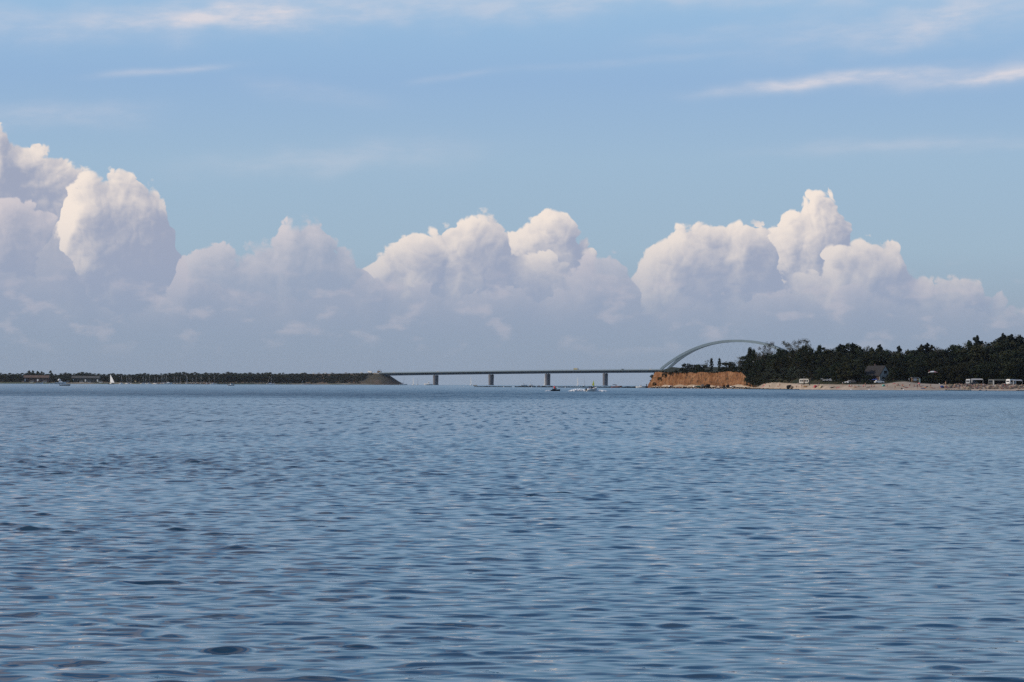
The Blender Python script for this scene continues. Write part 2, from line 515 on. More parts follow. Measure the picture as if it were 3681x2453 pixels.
# ------------------------------------------------------------------ the water: one curved sheet of real waves out past the horizon
def wave_sheet():
    comps = []
    K = 110
    for i in range(K):
        lam = 0.16 * (9.0 ** ((i + nrs.rand()) / K))          # 0.16 .. 1.4 m
        th = nrs.normal(0.08, 0.50)
        comps.append((lam, th, nrs.rand() * 2 * math.pi))
    sig2 = 0.082 ** 2
    PATCH = [(.6 * 2.6 ** nrs.rand(), nrs.normal(0, .42), nrs.rand() * 6.28) for _ in range(13)]
    wl = np.array([math.exp(-(math.log(c[0] / .32) / .8) ** 2) + .12 for c in comps]); wl /= wl.sum()

    def grid(rad, az):
        Rg, Ag = np.meshgrid(rad, az, indexing='ij')
        dr = np.gradient(rad)[:, None] * np.ones_like(Rg)
        x0 = (Rg * np.sin(Ag)).astype(np.float64); y0 = (Rg * np.cos(Ag)).astype(np.float64)
        # wind: rougher and calmer patches
        env = np.ones_like(x0)
        for lam, th, ph, a in ((61, .3, .4, .08), (37, -.5, 2.2, .08), (23, .9, 4.1, .08), (140, 1.2, 1.1, .07), (17, -1.2, .2, .08), (290, .1, 3.0, .06)):
            env += a * np.sin((x0 * math.sin(th) + y0 * math.cos(th)) * 2 * math.pi / lam + ph)
        # steep little wavelets stand in scattered patches on a gently rippled sheet
        pat = np.zeros_like(x0)
        for lam, th, ph in PATCH:
            pat += np.sin((x0 * math.sin(th) + y0 * math.cos(th)) * 2 * math.pi / lam + ph)
        pat /= math.sqrt(len(PATCH) / 2)
        steep = np.clip((pat - .5) / 1.2, 0, .85) * (1.08 - .22 * np.clip(np.sin(Ag) / .2, -1, 1)) * (.72 + .85 * np.clip((Rg - 28) / 60, 0, 1))
        env *= 1.0 - .20 * np.clip(np.sin(Ag) / .2, -1, 1)
        band = np.exp(-((Rg - 520) / 150.0) ** 2)
        env = env + (1.0 - env) * np.clip((Rg - 260) / 300, 0, .85)
        env *= 1.0 + .30 * band - .25 * np.clip((Rg - 700) / 900, 0, 1)
        env = np.clip(env, .25, 2.0)
        X = x0.copy(); Y = y0.copy(); Z = np.zeros_like(x0)
        lost = np.zeros_like(x0)
        for (lam, th, ph), w in zip(comps, wl):
            k = 2 * math.pi / lam
            q = np.clip((lam / dr - 2.5) / 2.5, 0, 1)
            lost += w * (1 - q * q)
            rows = np.where(q[:, 0] > 0)[0]
            if len(rows) == 0:
                continue
            r1 = rows[-1] + 1
            s = math.sqrt(2 * sig2 * w)
            lift = math.exp(-(math.log(lam / .40) / .6) ** 2)
            a = (s / k) * env[:r1] * q[:r1] * (.78 + 2.1 * lift * steep[:r1])
            arg = k * (x0[:r1] * math.sin(th) + y0[:r1] * math.cos(th)) + ph
            sn, cs = np.sin(arg), np.cos(arg)
            Z[:r1] += a * sn
            X[:r1] += .85 * a * cs * math.sin(th); Y[:r1] += .85 * a * cs * math.cos(th)
        Z -= (x0 ** 2 + y0 ** 2) / (2 * EARTH)
        # slopes too fine for the mesh are left to the material's ripples
        return X, Y, Z, np.sqrt(sig2 * env ** 2 * lost)

    parts = []
    near = list(np.linspace(2.0, 13.0, 24)[:-1])
    r = 13.0
    rad = []
    while r < 400:
        rad.append(r); r *= 1.0016 if r < 40 else (1.0011 if r < 120 else (1.0022 if r < 300 else 1.004))
    g = 1.004
    while r < 9300:
        rad.append(r); g = min(g * 1.02, 1.045); r *= g
    rad = np.array(near + rad)
    parts.append(grid(rad, np.linspace(-.30, .30, 560)))
    rad2 = np.array(near + list(np.geomspace(13, 9300, 240)))
    for sgn in (-1, 1):
        parts.append(grid(rad2, np.linspace(.30 * sgn, 1.30 * sgn, 60)))
    vs, fs, ro, base = [], [], [], 0
    for X, Y, Z, rg in parts:
        n, m = X.shape
        vs.append(np.stack([X, Y, Z], -1).reshape(-1, 3)); ro.append(rg.ravel())
        idx = np.arange(n * m).reshape(n, m) + base
        q = np.stack([idx[:-1, :-1], idx[:-1, 1:], idx[1:, 1:], idx[1:, :-1]], -1).reshape(-1, 4)
        if X[5, 0] > X[5, -1]:
            q = q[:, ::-1]
        fs.append(q[:, ::-1]); base += n * m
    vs = np.concatenate(vs).astype(np.float32); fs = np.concatenate(fs).astype(np.int32); ro = np.concatenate(ro).astype(np.float32)
    me = bpy.data.meshes.new('water')
    me.vertices.add(len(vs)); me.vertices.foreach_set('co', vs.ravel())
    me.loops.add(fs.size); me.loops.foreach_set('vertex_index', fs.ravel())
    me.polygons.add(len(fs))
    me.polygons.foreach_set('loop_start', np.arange(0, fs.size, 4, dtype=np.int32))
    me.polygons.foreach_set('use_smooth', np.ones(len(fs), bool))
    me.update(calc_edges=True)
    at_ = me.attributes.new('ripple', 'FLOAT', 'POINT')
    at_.data.foreach_set('value', ro)
    return me

wm = bpy.data.materials.new('sea_water')
wm.use_nodes = True
B = NB(wm.node_tree)
p = wm.node_tree.nodes['Principled BSDF']
p.inputs['Base Color'].default_value = (.008, .036, .062, 1)
p.inputs['IOR'].default_value = 1.6
att = B.n('ShaderNodeAttribute', attribute_name='ripple').outputs['Fac']
co = B.n('ShaderNodeTexCoord').outputs['Object']
sx, sy, sz = B.sep(co)
def ripple(scale, stretch, det):
    c = B.noise(B.xyz(B.mul(sx, stretch), sy, 0), scale, det, .5, dim='2D', col=True)
    r_, g_, _ = B.sep(c)
    return B.sub(r_, .5), B.sub(g_, .5)
ax, ay = ripple(2.4, .8, 2.0)
bx, by = ripple(5.5, .45, 1.0)
rr = B.m('SQRT', B.m('MULTIPLY_ADD', sx, sx, B.mul(sy, sy)))
gust = B.noise(B.xyz(B.mul(sx, .02), B.mul(sy, .007), 0), 1.0, 3.0, .5, dim='2D')
far = B.ss(B.mul(rr, B.lin(gust, .3, .7, .78, 1.22)), 210, 520)
k = B.mul(B.mul(att, 7.5), B.lin(far, 0, 1, .9, .5))
nx = B.m('MULTIPLY_ADD', ax, B.mul(k, .7), B.mul(bx, .16))
ny = B.sub(B.m('MULTIPLY_ADD', ay, k, B.mul(by, .34)), B.m('MULTIPLY_ADD', att, B.lin(far, 0, 1, .6, .1), B.lin(far, 0, 1, .024, 0)))
lw = B.mul(B.ss(rr, 60, 190), att)
front = B.noise(B.xyz(B.mul(sx, 1.5), B.mul(sy, .17), 0), 1.0, 3.0, .55, dim='2D')
ny = B.sub(ny, B.mul(lw, B.m('MULTIPLY_ADD', B.ss(front, .56, .72), 2.6, B.m('MULTIPLY_ADD', front, 3.0, -1.5))))
streak = B.ss(B.noise(B.xyz(B.mul(sx, .22), B.mul(sy, .028), 0), 1.0, 5.0, .6, dim='2D'), .46, .66)
ny = B.sub(ny, B.mul(B.mul(streak, far), B.mul(att, 1.1)))
band = B.mul(B.ss(rr, 330, 470), B.ss(rr, 1150, 720))
ny = B.sub(ny, B.mul(B.mul(band, B.lin(gust, .3, .7, .5, 1.2)), B.mul(att, .75)))
va = B.n('ShaderNodeVectorMath', operation='ADD')
B.put(va.inputs[0], B.n('ShaderNodeNewGeometry').outputs['Normal']); B.put(va.inputs[1], B.xyz(nx, ny, 0))
vn = B.n('ShaderNodeVectorMath', operation='NORMALIZE')
B.put(vn.inputs[0], va.outputs[0])
wm.node_tree.links.new(vn.outputs[0], p.inputs['Normal'])
B.put(p.inputs['Roughness'], B.m('MULTIPLY_ADD', B.lin(far, 0, 1, .9, 2.9), att, .012))
wme = wave_sheet()
wme.materials.append(wm)
water = tag(link('water', wme), 'rippled dark blue sea reaching from the foreground to the horizon', None, None, 'structure')

# ------------------------------------------------------------------ haze over the sound
hz = MB().box((-200, 4600, 38), (11000, 9600, 92))     # bottom is under the sunken horizon, top over the arch
hzm = bpy.data.materials.new('haze_air')
hzm.use_nodes = True
hn = hzm.node_tree
hn.nodes.clear()
hv = hn.nodes.new('ShaderNodeVolumePrincipled')
hv.inputs['Color'].default_value = (.86, .92, 1.0, 1)
hv.inputs['Density'].default_value = 1.4e-5
hv.inputs['Anisotropy'].default_value = 0.15
ho = hn.nodes.new('ShaderNodeOutputMaterial')
hn.links.new(hv.outputs[0], ho.inputs['Volume'])
haze = tag(hz.build('haze', hzm), 'pale summer haze hanging over the whole sound', None, None, 'stuff')

# ------------------------------------------------------------------ ground materials
def land_material(name, low, high, patch, scale, rough=.95, bump=.25):
    m = bpy.data.materials.new(name); m.use_nodes = True
    B = NB(m.node_tree); p = m.node_tree.nodes['Principled BSDF']
    p.inputs['Roughness'].default_value = rough
    p.inputs['Specular IOR Level'].default_value = .15
    co = B.n('ShaderNodeTexCoord').outputs['Object']
    a = B.ss(B.noise(co, scale, 6, .62), .38, .62)
    b = B.ss(B.noise(co, scale * .22, 5, .6), .45, .6)
    c = B.mix(b, B.mix(a, low, high), patch)
    B.put(p.inputs['Base Color'], c)
    bb = B.n('ShaderNodeBump'); bb.inputs['Distance'].default_value = bump
    B.put(bb.inputs['Height'], B.noise(co, scale * 4, 5, .6))
    m.node_tree.links.new(bb.outputs[0], p.inputs['Normal'])
    return m
SAND = land_material('beach_sand', (.42, .340, .262), (.36, .29, .222), (.31, .25, .19), .35, bump=.06)
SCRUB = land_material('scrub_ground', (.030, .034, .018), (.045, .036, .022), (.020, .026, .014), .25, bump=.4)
FARSOIL = land_material('far_shore_soil', (.30, .24, .16), (.20, .17, .11), (.10, .11, .06), .05)
BANK = land_material('embankment_soil', (.100, .078, .060), (.130, .098, .076), (.066, .060, .044), .09, bump=.5)

# the cliff: orange boulder clay with darker gullies, dead roots under the lip and slumped green patches
CLIFF = bpy.data.materials.new('cliff_clay'); CLIFF.use_nodes = True
B = NB(CLIFF.node_tree); p = CLIFF.node_tree.nodes['Principled BSDF']
p.inputs['Roughness'].default_value = .95; p.inputs['Specular IOR Level'].default_value = .1
co = B.n('ShaderNodeTexCoord').outputs['Object']
cx, cy, cz = B.sep(co)
gul = B.noise(B.xyz(B.mul(cx, 1.0), B.mul(cy, 1.0), B.mul(cz, .35)), .55, 6, .62)
blot = B.noise(B.xyz(cx, cy, B.mul(cz, 1.6)), .16, 5, .6)
c = B.mix(B.ss(gul, .40, .62), (.22, .096, .043), (.34, .178, .088))
c = B.mix(B.ss(blot, .50, .64), c, (.185, .085, .038))
strat = B.noise(B.xyz(B.mul(cx, .1), B.mul(cy, .1), B.mul(cz, 1.2)), 1.1, 4, .6)
c = B.mix(B.mul(B.ss(strat, .52, .66), .55), c, (.16, .078, .040))
stain = B.noise(B.xyz(B.mul(cx, .8), cy, B.mul(cz, 1.3)), .33, 6, .66)
c = B.mix(B.mul(B.ss(stain, .54, .62), .7), c, (.060, .040, .026))
B.put(p.inputs['Base Color'], c)
bb = B.n('ShaderNodeBump'); bb.inputs['Distance'].default_value = 1.2
B.put(bb.inputs['Height'], B.noise(co, .9, 7, .68))
CLIFF.node_tree.links.new(bb.outputs[0], p.inputs['Normal'])

# ------------------------------------------------------------------ near shore on the other side: headland with cliff, beach
SHORE = [(60, 1500), (76, 1482), (81, 1478), (90, 1452), (102.7, 1420), (114, 1372), (123.9, 1330), (131, 1298), (136, 1270), (141, 1226), (150, 1180), (158.8, 1155), (176, 1145),
         (194.9, 1140), (228, 1130), (254, 1126), (314, 1122), (420, 1118), (560, 1115)]
def interp(tab, x):
    if x <= tab[0][0]: return tab[0][1]
    for (a, b), (c, d_) in zip(tab, tab[1:]):
        if x <= c:
            return b + (d_ - b) * (x - a) / (c - a)
    return tab[-1][1]
def colx(X):            # metres across at the far beach for a photo column
    return (X - 1840.5) * 1165 / FPX
DUNE = [(colx(X), h) for X, h in [(2700, 1.3), (2745, 2.9), (2840, 3.0), (2905, 2.8), (2960, 2.0), (3050, 1.9), (3150, 2.0), (3195, 2.5), (3232, 3.3), (3262, 3.55),
        (3300, 2.9), (3345, 2.5), (3400, 2.25), (3720, 2.3), (4500, 2.4)]]
def q_of(x, y):         # distance inland from the water's edge
    return y - interp(SHORE, x)
def ground(x, y):
    q = q_of(x, y)
    n = mnoise.noise(Vector((x * .11, y * .11, 0))) * .22 + mnoise.noise(Vector((x * .4, y * .4, 3))) * .07
    # low beach and dune
    t = min(max(q / 24, 0), 1)
    top = interp(DUNE, x)
    zb = -.25 + .55 * min(max(q / 5, -1), 1) + top * (t * t * (3 - 2 * t)) + n * min(max(q / 12, 0), 1)
    zb += min(max((q - 60) / 200, 0), 1.5) * 4.0
    # high ground behind the cliff
    edge = 6.8 + .9 * mnoise.noise(Vector((x * .16, 0, 5)))
    base = .45 + .13 * min(max(q, 0), 6)
    hi = 9.2 - .012 * (x - 80) + .7 * mnoise.noise(Vector((x * .09, y * .02, 8))) + .5 * mnoise.noise(Vector((x * .31, y * .05, 3))) + min(max((q - 20) / 120, 0), 2) * 2.2
    u = min(max((q - edge) / 3.6, 0), 1)
    lump = mnoise.fractal(Vector((x * .22, u * 2.3, 2)), 1.0, 2.0, 4)
    u2 = min(max(u + .30 * lump * u * (1 - u) * 4 * .5, 0), 1)
    zc = base * (1 - u2) + hi * u2
    if q < edge: zc = min(base, -.25 + .6 * min(max(q / 2.0, -1), 1) + .12 * max(q, 0))
    # sea end of the headland
    xl = 78.6 + max(y - 1482, 0) * .10 + 1.2 * mnoise.noise(Vector((0, y * .2, u)))
    e = min(max((x - xl) / 5.0, 0), 1)
    zc = zc * e + (-.6) * (1 - e)
    w = min(max((x - 121.5) / 6.0, 0), 1); w = w * w * (3 - 2 * w)
    hill = min(max((q - 24) / 40, 0), 1)
    zh = zb + hill * 5.0 * (1 - min(max((x - 150) / 55, 0), 1))
    return (zc * (1 - w) + zh * w) + sea(x, y)

def terrain(name, xs, qs, mat, label):
    vs, fs = [], []
    for x in xs:
        y0 = interp(SHORE, x)
        for q in qs:
            # gullies and slumps push the face in and out, square to the face
            d_ = 0
            if 6.5 < q < 13.3 and x < 128:
                al = x * 2.2
                d_ = 2.2 * mnoise.fractal(Vector((al * .10, q * .10, 1)), 1.0, 2.0, 3) + 1.1 * mnoise.fractal(Vector((al * .32, q * .35, 6)), 1.0, 2.0, 3)
                d_ *= min(1, (q - 6.5) / 1.2) * min(1, max(0, (13.3 - q) / 1.6)) * min(max((x - 77) / 4, 0), 1) * min(max((127 - x) / 4, 0), 1)
            vs.append((x - .89 * d_, y0 + q - .45 * d_, ground(x, y0 + q)))
    m = len(qs)
    for i in range(len(xs) - 1):
        for j in range(m - 1):
            fs.append((i * m + j, (i + 1) * m + j, (i + 1) * m + j + 1, i * m + j + 1))
    b = MB(); b.add(vs, fs, True)
    return tag(b.build(name, mat), label, None, None, 'structure')

xs_c = list(np.arange(70, 128, .24))
xs_b = list(np.arange(127.5, 262, 1.2)) + list(np.arange(262, 560, 9.0))
q_low = [-7, -4, -2, -1, 0, .5, 1, 1.5, 2, 3, 4, 5, 6, 7]
q_face = [7 + .22 * i for i in range(29)]
q_top = [13.16, 14, 15.5, 17, 20, 25, 32, 42, 55, 75, 100, 140, 200, 300, 460]
terrain('cliff_foot_beach', xs_c, q_low, SAND, 'narrow strip of sand along the foot of the orange cliff')
terrain('cliff', xs_c, q_face, CLIFF, 'crumbling orange clay cliff with dark lip at the end of the headland')
terrain('headland_ground', xs_c, q_top, SCRUB, 'dark scrubby ground on top of the cliff')
q_beach = [-7, -4, -2, -1, 0, 1, 2, 3, 4.5, 6, 8, 10, 12, 14, 16, 18, 20, 22, 24, 26]
terrain('beach', xs_b, q_beach, SAND, 'pale sandy beach with a low dune below the dark trees')
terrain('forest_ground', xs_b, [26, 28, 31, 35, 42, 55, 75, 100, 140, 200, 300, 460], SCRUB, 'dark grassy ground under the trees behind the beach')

def stand(X, Y, lo=1100, hi=1700):
    """where the ground shows at photo pixel (X, Y)"""
    d_ = lo
    while d_ < hi:
        x = at(X, Y, d_).x
        g = ground(x, d_)
        if q_of(x, d_) > -3 and to_px((x, d_, g))[1] <= Y:
            return Vector((x, d_, g))
        d_ += .4
    x = at(X, Y, 1160).x
    y = interp(SHORE, x) + 6
    return Vector((x, y, ground(x, y)))

def ground_at(X, q):
    """ground point q metres inland along photo column X"""
    y = 1100.0
    while y < 2200:
        x = (X - 1840.5 + ROLL * 155) * y / FPX
        if q_of(x, y) >= q:
            break
        y += .25
    return Vector((x, y, ground(x, y)))

# ------------------------------------------------------------------ far shore and the causeway that carries the road up to the bridge
FSH = [(-900, 3420), (0, 3500), (700, 3700), (1000, 3960), (1300, 4215), (1371, 4278), (1440, 4330)]
def far_d(X): return interp(FSH, X)
TH = R(24)
BX0, BY0 = (1371 - 1840.5 + .57) * 4293 / FPX, 4293.0
ca, sa = math.cos(TH), math.sin(TH)
def bridge_xy(s, t=0.0):      # s along the bridge from its west end, t across it (away from us)
    return BX0 + s * ca + t * sa, BY0 - s * sa + t * ca
vs, fs = [], []
Xs = list(range(-900, 1441, 24)); offs = [-12, -3, 0, 4, 9, 16, 26, 45, 90, 180, 420, 900]
for X in Xs:
    for o in offs:
        q = far_d(X) + o + (4 * mnoise.noise(Vector((X * .02, 0, 1))) if o < 20 else 0)
        x = (X - 1840.5 + .57) * far_d(X) / FPX * (1 + (o / far_d(X) if X < 1390 else 0))
        h = -.8 if o < -3 else (-.1 if o < 0 else (.25 + 1.5 * min(o / 9, 1) + (1.2 * mnoise.noise(Vector((X * .03, o * .05, 2))) if o > 10 else 0)))
        if X > 1400: h = min(h, .8 if o < 40 else -1)
        vs.append((x, q, h + sea(x, q)))
m = len(offs)
for i in range(len(Xs) - 1):
    for j in range(m - 1):
        fs.append((i * m + j, (i + 1) * m + j, (i + 1) * m + j + 1, i * m + j + 1))
b = MB(); b.add(vs, fs, True)
tag(b.build('far_shore', FARSOIL), 'low tan far shore with its strip of sand', None, None, 'structure')

def deck_h(s):                # height of the road above the water
    if s < 0: return max(2.0, 20.3 + s * .012 - max(-s - 250, 0) * .012)
    return 20.3 + 6.2 * math.sin(min(s, 634) / 634 * math.pi / 2) - (max(s - 634, 0) * .009)
vs, fs = [], []
ss_ = list(np.arange(-1100, 48, 6.0)); ts = list(np.arange(-62, 63, 4.0))
for s in ss_:
    for t in ts:
        H = deck_h(min(s, 0)) - .4
        dd = math.hypot(max(s - 2, 0) * 1.02, max(abs(t) - 9.5, 0))
        h = H - dd / 1.75
        if dd > 1: h += 1.3 * mnoise.noise(Vector((s * .06, t * .06, 4))) + .6 * mnoise.noise(Vector((s * .2, t * .2, 9)))
        x, y = bridge_xy(s, t)
        vs.append((x, y, max(h, -1.0) + sea(x, y)))
m = len(ts)
for i in range(len(ss_) - 1):
    for j in range(m - 1):
        fs.append((i * m + j, i * m + j + 1, (i + 1) * m + j + 1, (i + 1) * m + j))
b = MB(); b.add(vs, fs, True)
tag(b.build('road_embankment_hill', BANK), 'brown grassy embankment that carries the road up to the bridge', None, None, 'structure')
def bank_h(s, t):
    dd = math.hypot(max(s - 2, 0) * 1.02, max(abs(t) - 9.5, 0))
    return max(deck_h(min(s, 0)) - .4 - dd / 1.75, 0)

# ------------------------------------------------------------------ the bridge
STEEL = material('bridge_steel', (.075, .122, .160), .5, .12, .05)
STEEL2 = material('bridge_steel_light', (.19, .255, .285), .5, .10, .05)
CONC = material('pier_concrete', (.165, .165, .180), .85, .25, .12, col2=(.120, .120, .135))
CONC2 = material('abutment_concrete', (.34, .31, .28), .85, .2, .15)
bridge = empty('arch_bridge', (0, 0, 0), 0, 'long steel road bridge with one tall basket arch, crossing the sound on grey piers', 'bridge')
SP = [0, 102, 204, 306, 408, 510]
S1, S2, SE = 510, 758, 962
def bp(s, t, h):
    x, y = bridge_xy(s, t)
    return Vector((x, y, h + sea(x, y)))
def run(name, t0, t1, z0, z1, mat, sa_=0, sb=SE, step=17, inset=0):
    """a long member with rectangular section that follows the road's profile; z0, z1 measured from the road"""
    b = MB(); rings = []
    n = int((sb - sa_) / step) + 1
    for i in range(n + 1):
        s = sa_ + (sb - sa_) * i / n
        H = deck_h(s)
        rings.append([bp(s, t0 + inset, H + z0), bp(s, t1 - inset, H + z0), bp(s, t1, H + z1), bp(s, t0, H + z1)])
    b.loft(rings, True, True, False)
    return b.build(name, mat, bridge)
run('road_deck', -10.5, 10.5, -.85, -.15, STEEL, step=12)
run('kerb_beam', -10.9, -10.52, -1.0, .25, STEEL2)
run('kerb_beam', 10.52, 10.9, -1.0, .25, STEEL2)
run('box_girder', -6.5, 6.5, -4.9, -.86, STEEL, inset=.8)
run('box_girder_rib', -8.4, -8.1, -2.1, -.87, STEEL)
for s_ in (-10.7, 10.7):
    b = MB()
    for k in range(2):
        prev = None
        for i in range(0, 963, 26):
            q = bp(i, s_, deck_h(i) + .62 + .5 * k)
            if prev is not None: b.tube(prev, q, .06, n=4)
            prev = q
    for i in range(0, 963, 13):
        b.tube(bp(i, s_, deck_h(i) + .1), bp(i, s_, deck_h(i) + 1.12), .05, n=4)
    b.build('railing', STEEL2, bridge)
def pier(s):
    b = MB(); H = deck_h(s) - 5.0
    rings = []
    for z, wd, ln in ((-2.5, 2.9, 8.6), (.8, 2.9, 8.6), (.85, 2.5, 7.9), (H * .5, 2.6, 8.1), (H - 1.6, 2.75, 8.4), (H - .55, 2.8, 8.5)):
        ring = []
        for i in range(14):
            a = 2 * math.pi * i / 14
            ring.append(bp(s + wd * 1.0 * max(-1, min(1, 1.35 * math.cos(a))), ln * .8 * max(-1, min(1, 1.15 * math.sin(a))), z))
        rings.append(ring)
    b.loft(rings, True, True, False)
    o = b.build('pier', CONC, bridge)
    for t in (-4.5, 4.5):
        x, y = bridge_xy(s, t)
        MB().box((x, y, H - .27 + sea(x, y)), (1.3, 1.3, .54), -TH).build('bearing', CONC2, o)
for s in SP[1:] + [S2, 860]:
    pier(s)
b = MB()
A = [bp(-9, -11.5, 9.5), bp(1.2, -11.5, 9.5), bp(1.2, -11.5, deck_h(0) - .9), bp(-9, -11.5, deck_h(0) + .2)]
b.prism(A, (sa, ca, 0), 23)
b.build('abutment', CONC2, bridge)
# two leaning tubes that meet at the crown, and the net of crossing hangers
def arch_pt(k, side):
    a = math.pi * k
    u = (k - .5) * 2
    h = 45.5 * (1 - abs(u) ** 2.25) ** .97
    s = S1 + (S2 - S1) * k
    half = 2.2 + 13.5 * (1 - h / 45.5) ** 1.0
    return s, side * half, deck_h(s) + h
for side in (-1, 1):
    b = MB(); rings = []
    for i in range(49):
        k = i / 48
        s, t, h = arch_pt(k, side)
        s1, t1, h1 = arch_pt(min(1, k + .004), side); s0, t0, h0 = arch_pt(max(0, k - .004), side)
        tx, tz = (s1 - s0), (h1 - h0); l = math.hypot(tx, tz); nx, nz = -tz / l, tx / l
        w, dp = 1.6, 1.95
        rings.append([bp(s + nx * dp, t - w, h + nz * dp), bp(s + nx * dp, t + w, h + nz * dp), bp(s - nx * dp, t + w, h - nz * dp), bp(s - nx * dp, t - w, h - nz * dp)])
    b.loft(rings, True, True, False)
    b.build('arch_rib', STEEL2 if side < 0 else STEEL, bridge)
    for j in range(20):
        k = .09 + .82 * j / 19
        for lean in (-1, 1):
            k2 = k + lean * .085
            if not .05 < k2 < .95: continue
            s, t, h = arch_pt(k, side)
            sb = S1 + (S2 - S1) * k2
            q = MB().tube(bp(s, t, h - 1.6), bp(sb, side * 10.2, deck_h(sb) + .2), .05, n=4, cap=False)
            q.build('hanger', STEEL, bridge)
for j in range(7):
    k = .29 + .42 * j / 6
    s, t, h = arch_pt(k, 1)
    MB().tube(bp(s, -t + 1.2, h), bp(s, t - 1.2, h), .55, n=6).build('cross_brace', STEEL2, bridge)

# ------------------------------------------------------------------ trees
def leaf_mat(name, col, col2, val=.5):
    return material(name, col, .75, .3, .5, col2=col2, spec=.15, rand=val)
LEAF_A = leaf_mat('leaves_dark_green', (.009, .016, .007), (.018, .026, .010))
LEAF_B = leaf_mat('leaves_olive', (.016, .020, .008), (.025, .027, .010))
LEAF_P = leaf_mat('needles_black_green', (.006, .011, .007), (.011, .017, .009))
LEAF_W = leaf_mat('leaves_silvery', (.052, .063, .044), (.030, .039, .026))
LEAF_S = leaf_mat('leaves_thin_brown', (.085, .080, .058), (.060, .060, .042))
BARK = material('tree_bark', (.060, .048, .038), .9, .4, 3.0)
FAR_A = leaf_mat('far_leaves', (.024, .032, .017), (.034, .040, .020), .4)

def crown_mesh(name, mat, clumps, leaf, per, seed):
    r = random.Random(seed)
    b = MB()
    for (c, rad) in clumps:
        c = Vector(c)
        for _ in range(per):
            d_ = Vector((r.gauss(0, 1), r.gauss(0, 1), r.gauss(0, 1))).normalized()
            k = r.random() ** .45
            pos = c + Vector((d_.x * rad[0], d_.y * rad[1], d_.z * rad[2])) * k
            nrm = (d_ + Vector((r.gauss(0, .55), r.gauss(0, .55), r.gauss(0, .55) + .25))).normalized()
            u = nrm.orthogonal().normalized(); w = nrm.cross(u)
            a = r.random() * 6.28
            u, w = u * math.cos(a) + w * math.sin(a), w * math.cos(a) - u * math.sin(a)
            s = leaf * r.uniform(.6, 1.3)
            b.add([pos + u * s, pos + w * s * .62, pos - u * s * .9, pos - w * s * .62], [(0, 1, 2, 3)])
    me = bpy.data.meshes.new(name)
    me.from_pydata(b.v, [], b.f)
    me.materials.append(mat)
    me.update()
    return me

def trunk_mesh(name, h, r0, limbs, seed, top=.8):
    r = random.Random(seed)
    b = MB()
    p = Vector((0, 0, -1.0)); n = 5
    for i in range(n):
        q = Vector((r.gauss(0, .02) * h, r.gauss(0, .02) * h, h * top * (i + 1) / n))
        b.tube(p, q, r0 * (1 - .17 * i), r0 * (1 - .17 * (i + 1)), 6, cap=False)
        p = q
    for (z, l, a, up) in limbs:
        s = Vector((0, 0, h * z))
        e = s + Vector((math.cos(a) * l, math.sin(a) * l, l * up))
        m_ = (s + e) / 2 + Vector((0, 0, l * .10))
        b.tube(s, m_, r0 * .38, r0 * .24, 4, cap=False); b.tube(m_, e, r0 * .24, r0 * .07, 4, cap=False)
    return b.mesh(name, BARK)

def limbs(seed, n, z0, z1, l0, l1, up0, up1):
    r = random.Random(seed)
    return [(r.uniform(z0, z1), r.uniform(l0, l1), r.random() * 6.28, r.uniform(up0, up1)) for _ in range(n)]

PROTO = {}
def proto(key, name, trunk, crown):
    PROTO[key] = (name, trunk, crown)

def rnd_clumps(seed, n, fn):
    r = random.Random(seed)
    return [fn(r, i / max(1, n - 1)) for i in range(n)]

# all of them 10 m tall, scaled where they stand
for v in range(4):      # broad crowns
    def fn(r, t, v=v):
        a = r.random() * 6.28; z = r.uniform(2.0, 8.6)
        w = (3.3 + .5 * (v % 2)) * math.sin(math.pi * min(max((z - .6) / 9.6, 0), 1)) ** .7
        d_ = w * math.sqrt(r.random())
        s = r.uniform(.9, 1.55)
        return ((math.cos(a) * d_, math.sin(a) * d_, z), (s, s, s * .8))
    cl = rnd_clumps(20 + v, 30, fn) + [((0, 0, 9.0), (.9, .9, .8))]
    proto('broad%d' % v, 'broadleaf_tree', trunk_mesh('trunk', 10, .24, limbs(v, 7, .2, .6, 1.5, 3.2, .5, 1.3), v), crown_mesh('crown', (LEAF_A, LEAF_B)[v % 2], cl, .28, 84, v))
for v in range(3):      # pines and other dense dark conifers with ragged tops
    def fn(r, t, v=v):
        z = 1.5 + 8.0 * t
        a = r.random() * 6.28
        w = (2.5 - .2 * v) * (1 - (t * .88) ** 2.0) + .12
        d_ = w * r.uniform(.2, 1)
        s = r.uniform(.55, 1.0) * (1.15 - .6 * t)
        return ((math.cos(a) * d_, math.sin(a) * d_, z), (s * 1.2, s * 1.2, s * .8))
    cl = rnd_clumps(40 + v, 38, fn) + [((0, 0, 9.6), (.25, .25, .5))]
    proto('pine%d' % v, 'pine_tree', trunk_mesh('trunk', 10, .20, limbs(v + 9, 8, .2, .8, .8, 1.8, -.1, .4), v, .95), crown_mesh('crown', LEAF_P, cl, .24, 64, 50 + v))
for v in range(2):      # narrow tall crowns
    def fn(r, t):
        z = 1.2 + 8.3 * t
        a = r.random() * 6.28; w = 1.15 * math.sin(math.pi * min(1, .12 + .86 * t)) ** .6
        d_ = w * math.sqrt(r.random()); s = r.uniform(.5, .8)
        return ((math.cos(a) * d_, math.sin(a) * d_, z), (s, s, s * 1.25))
    proto('poplar%d' % v, 'poplar_tree', trunk_mesh('trunk', 10, .17, limbs(v + 19, 8, .2, .8, .7, 1.2, 1.2, 2.2), v, .95), crown_mesh('crown', LEAF_A, rnd_clumps(60 + v, 30, fn), .25, 62, 70 + v))
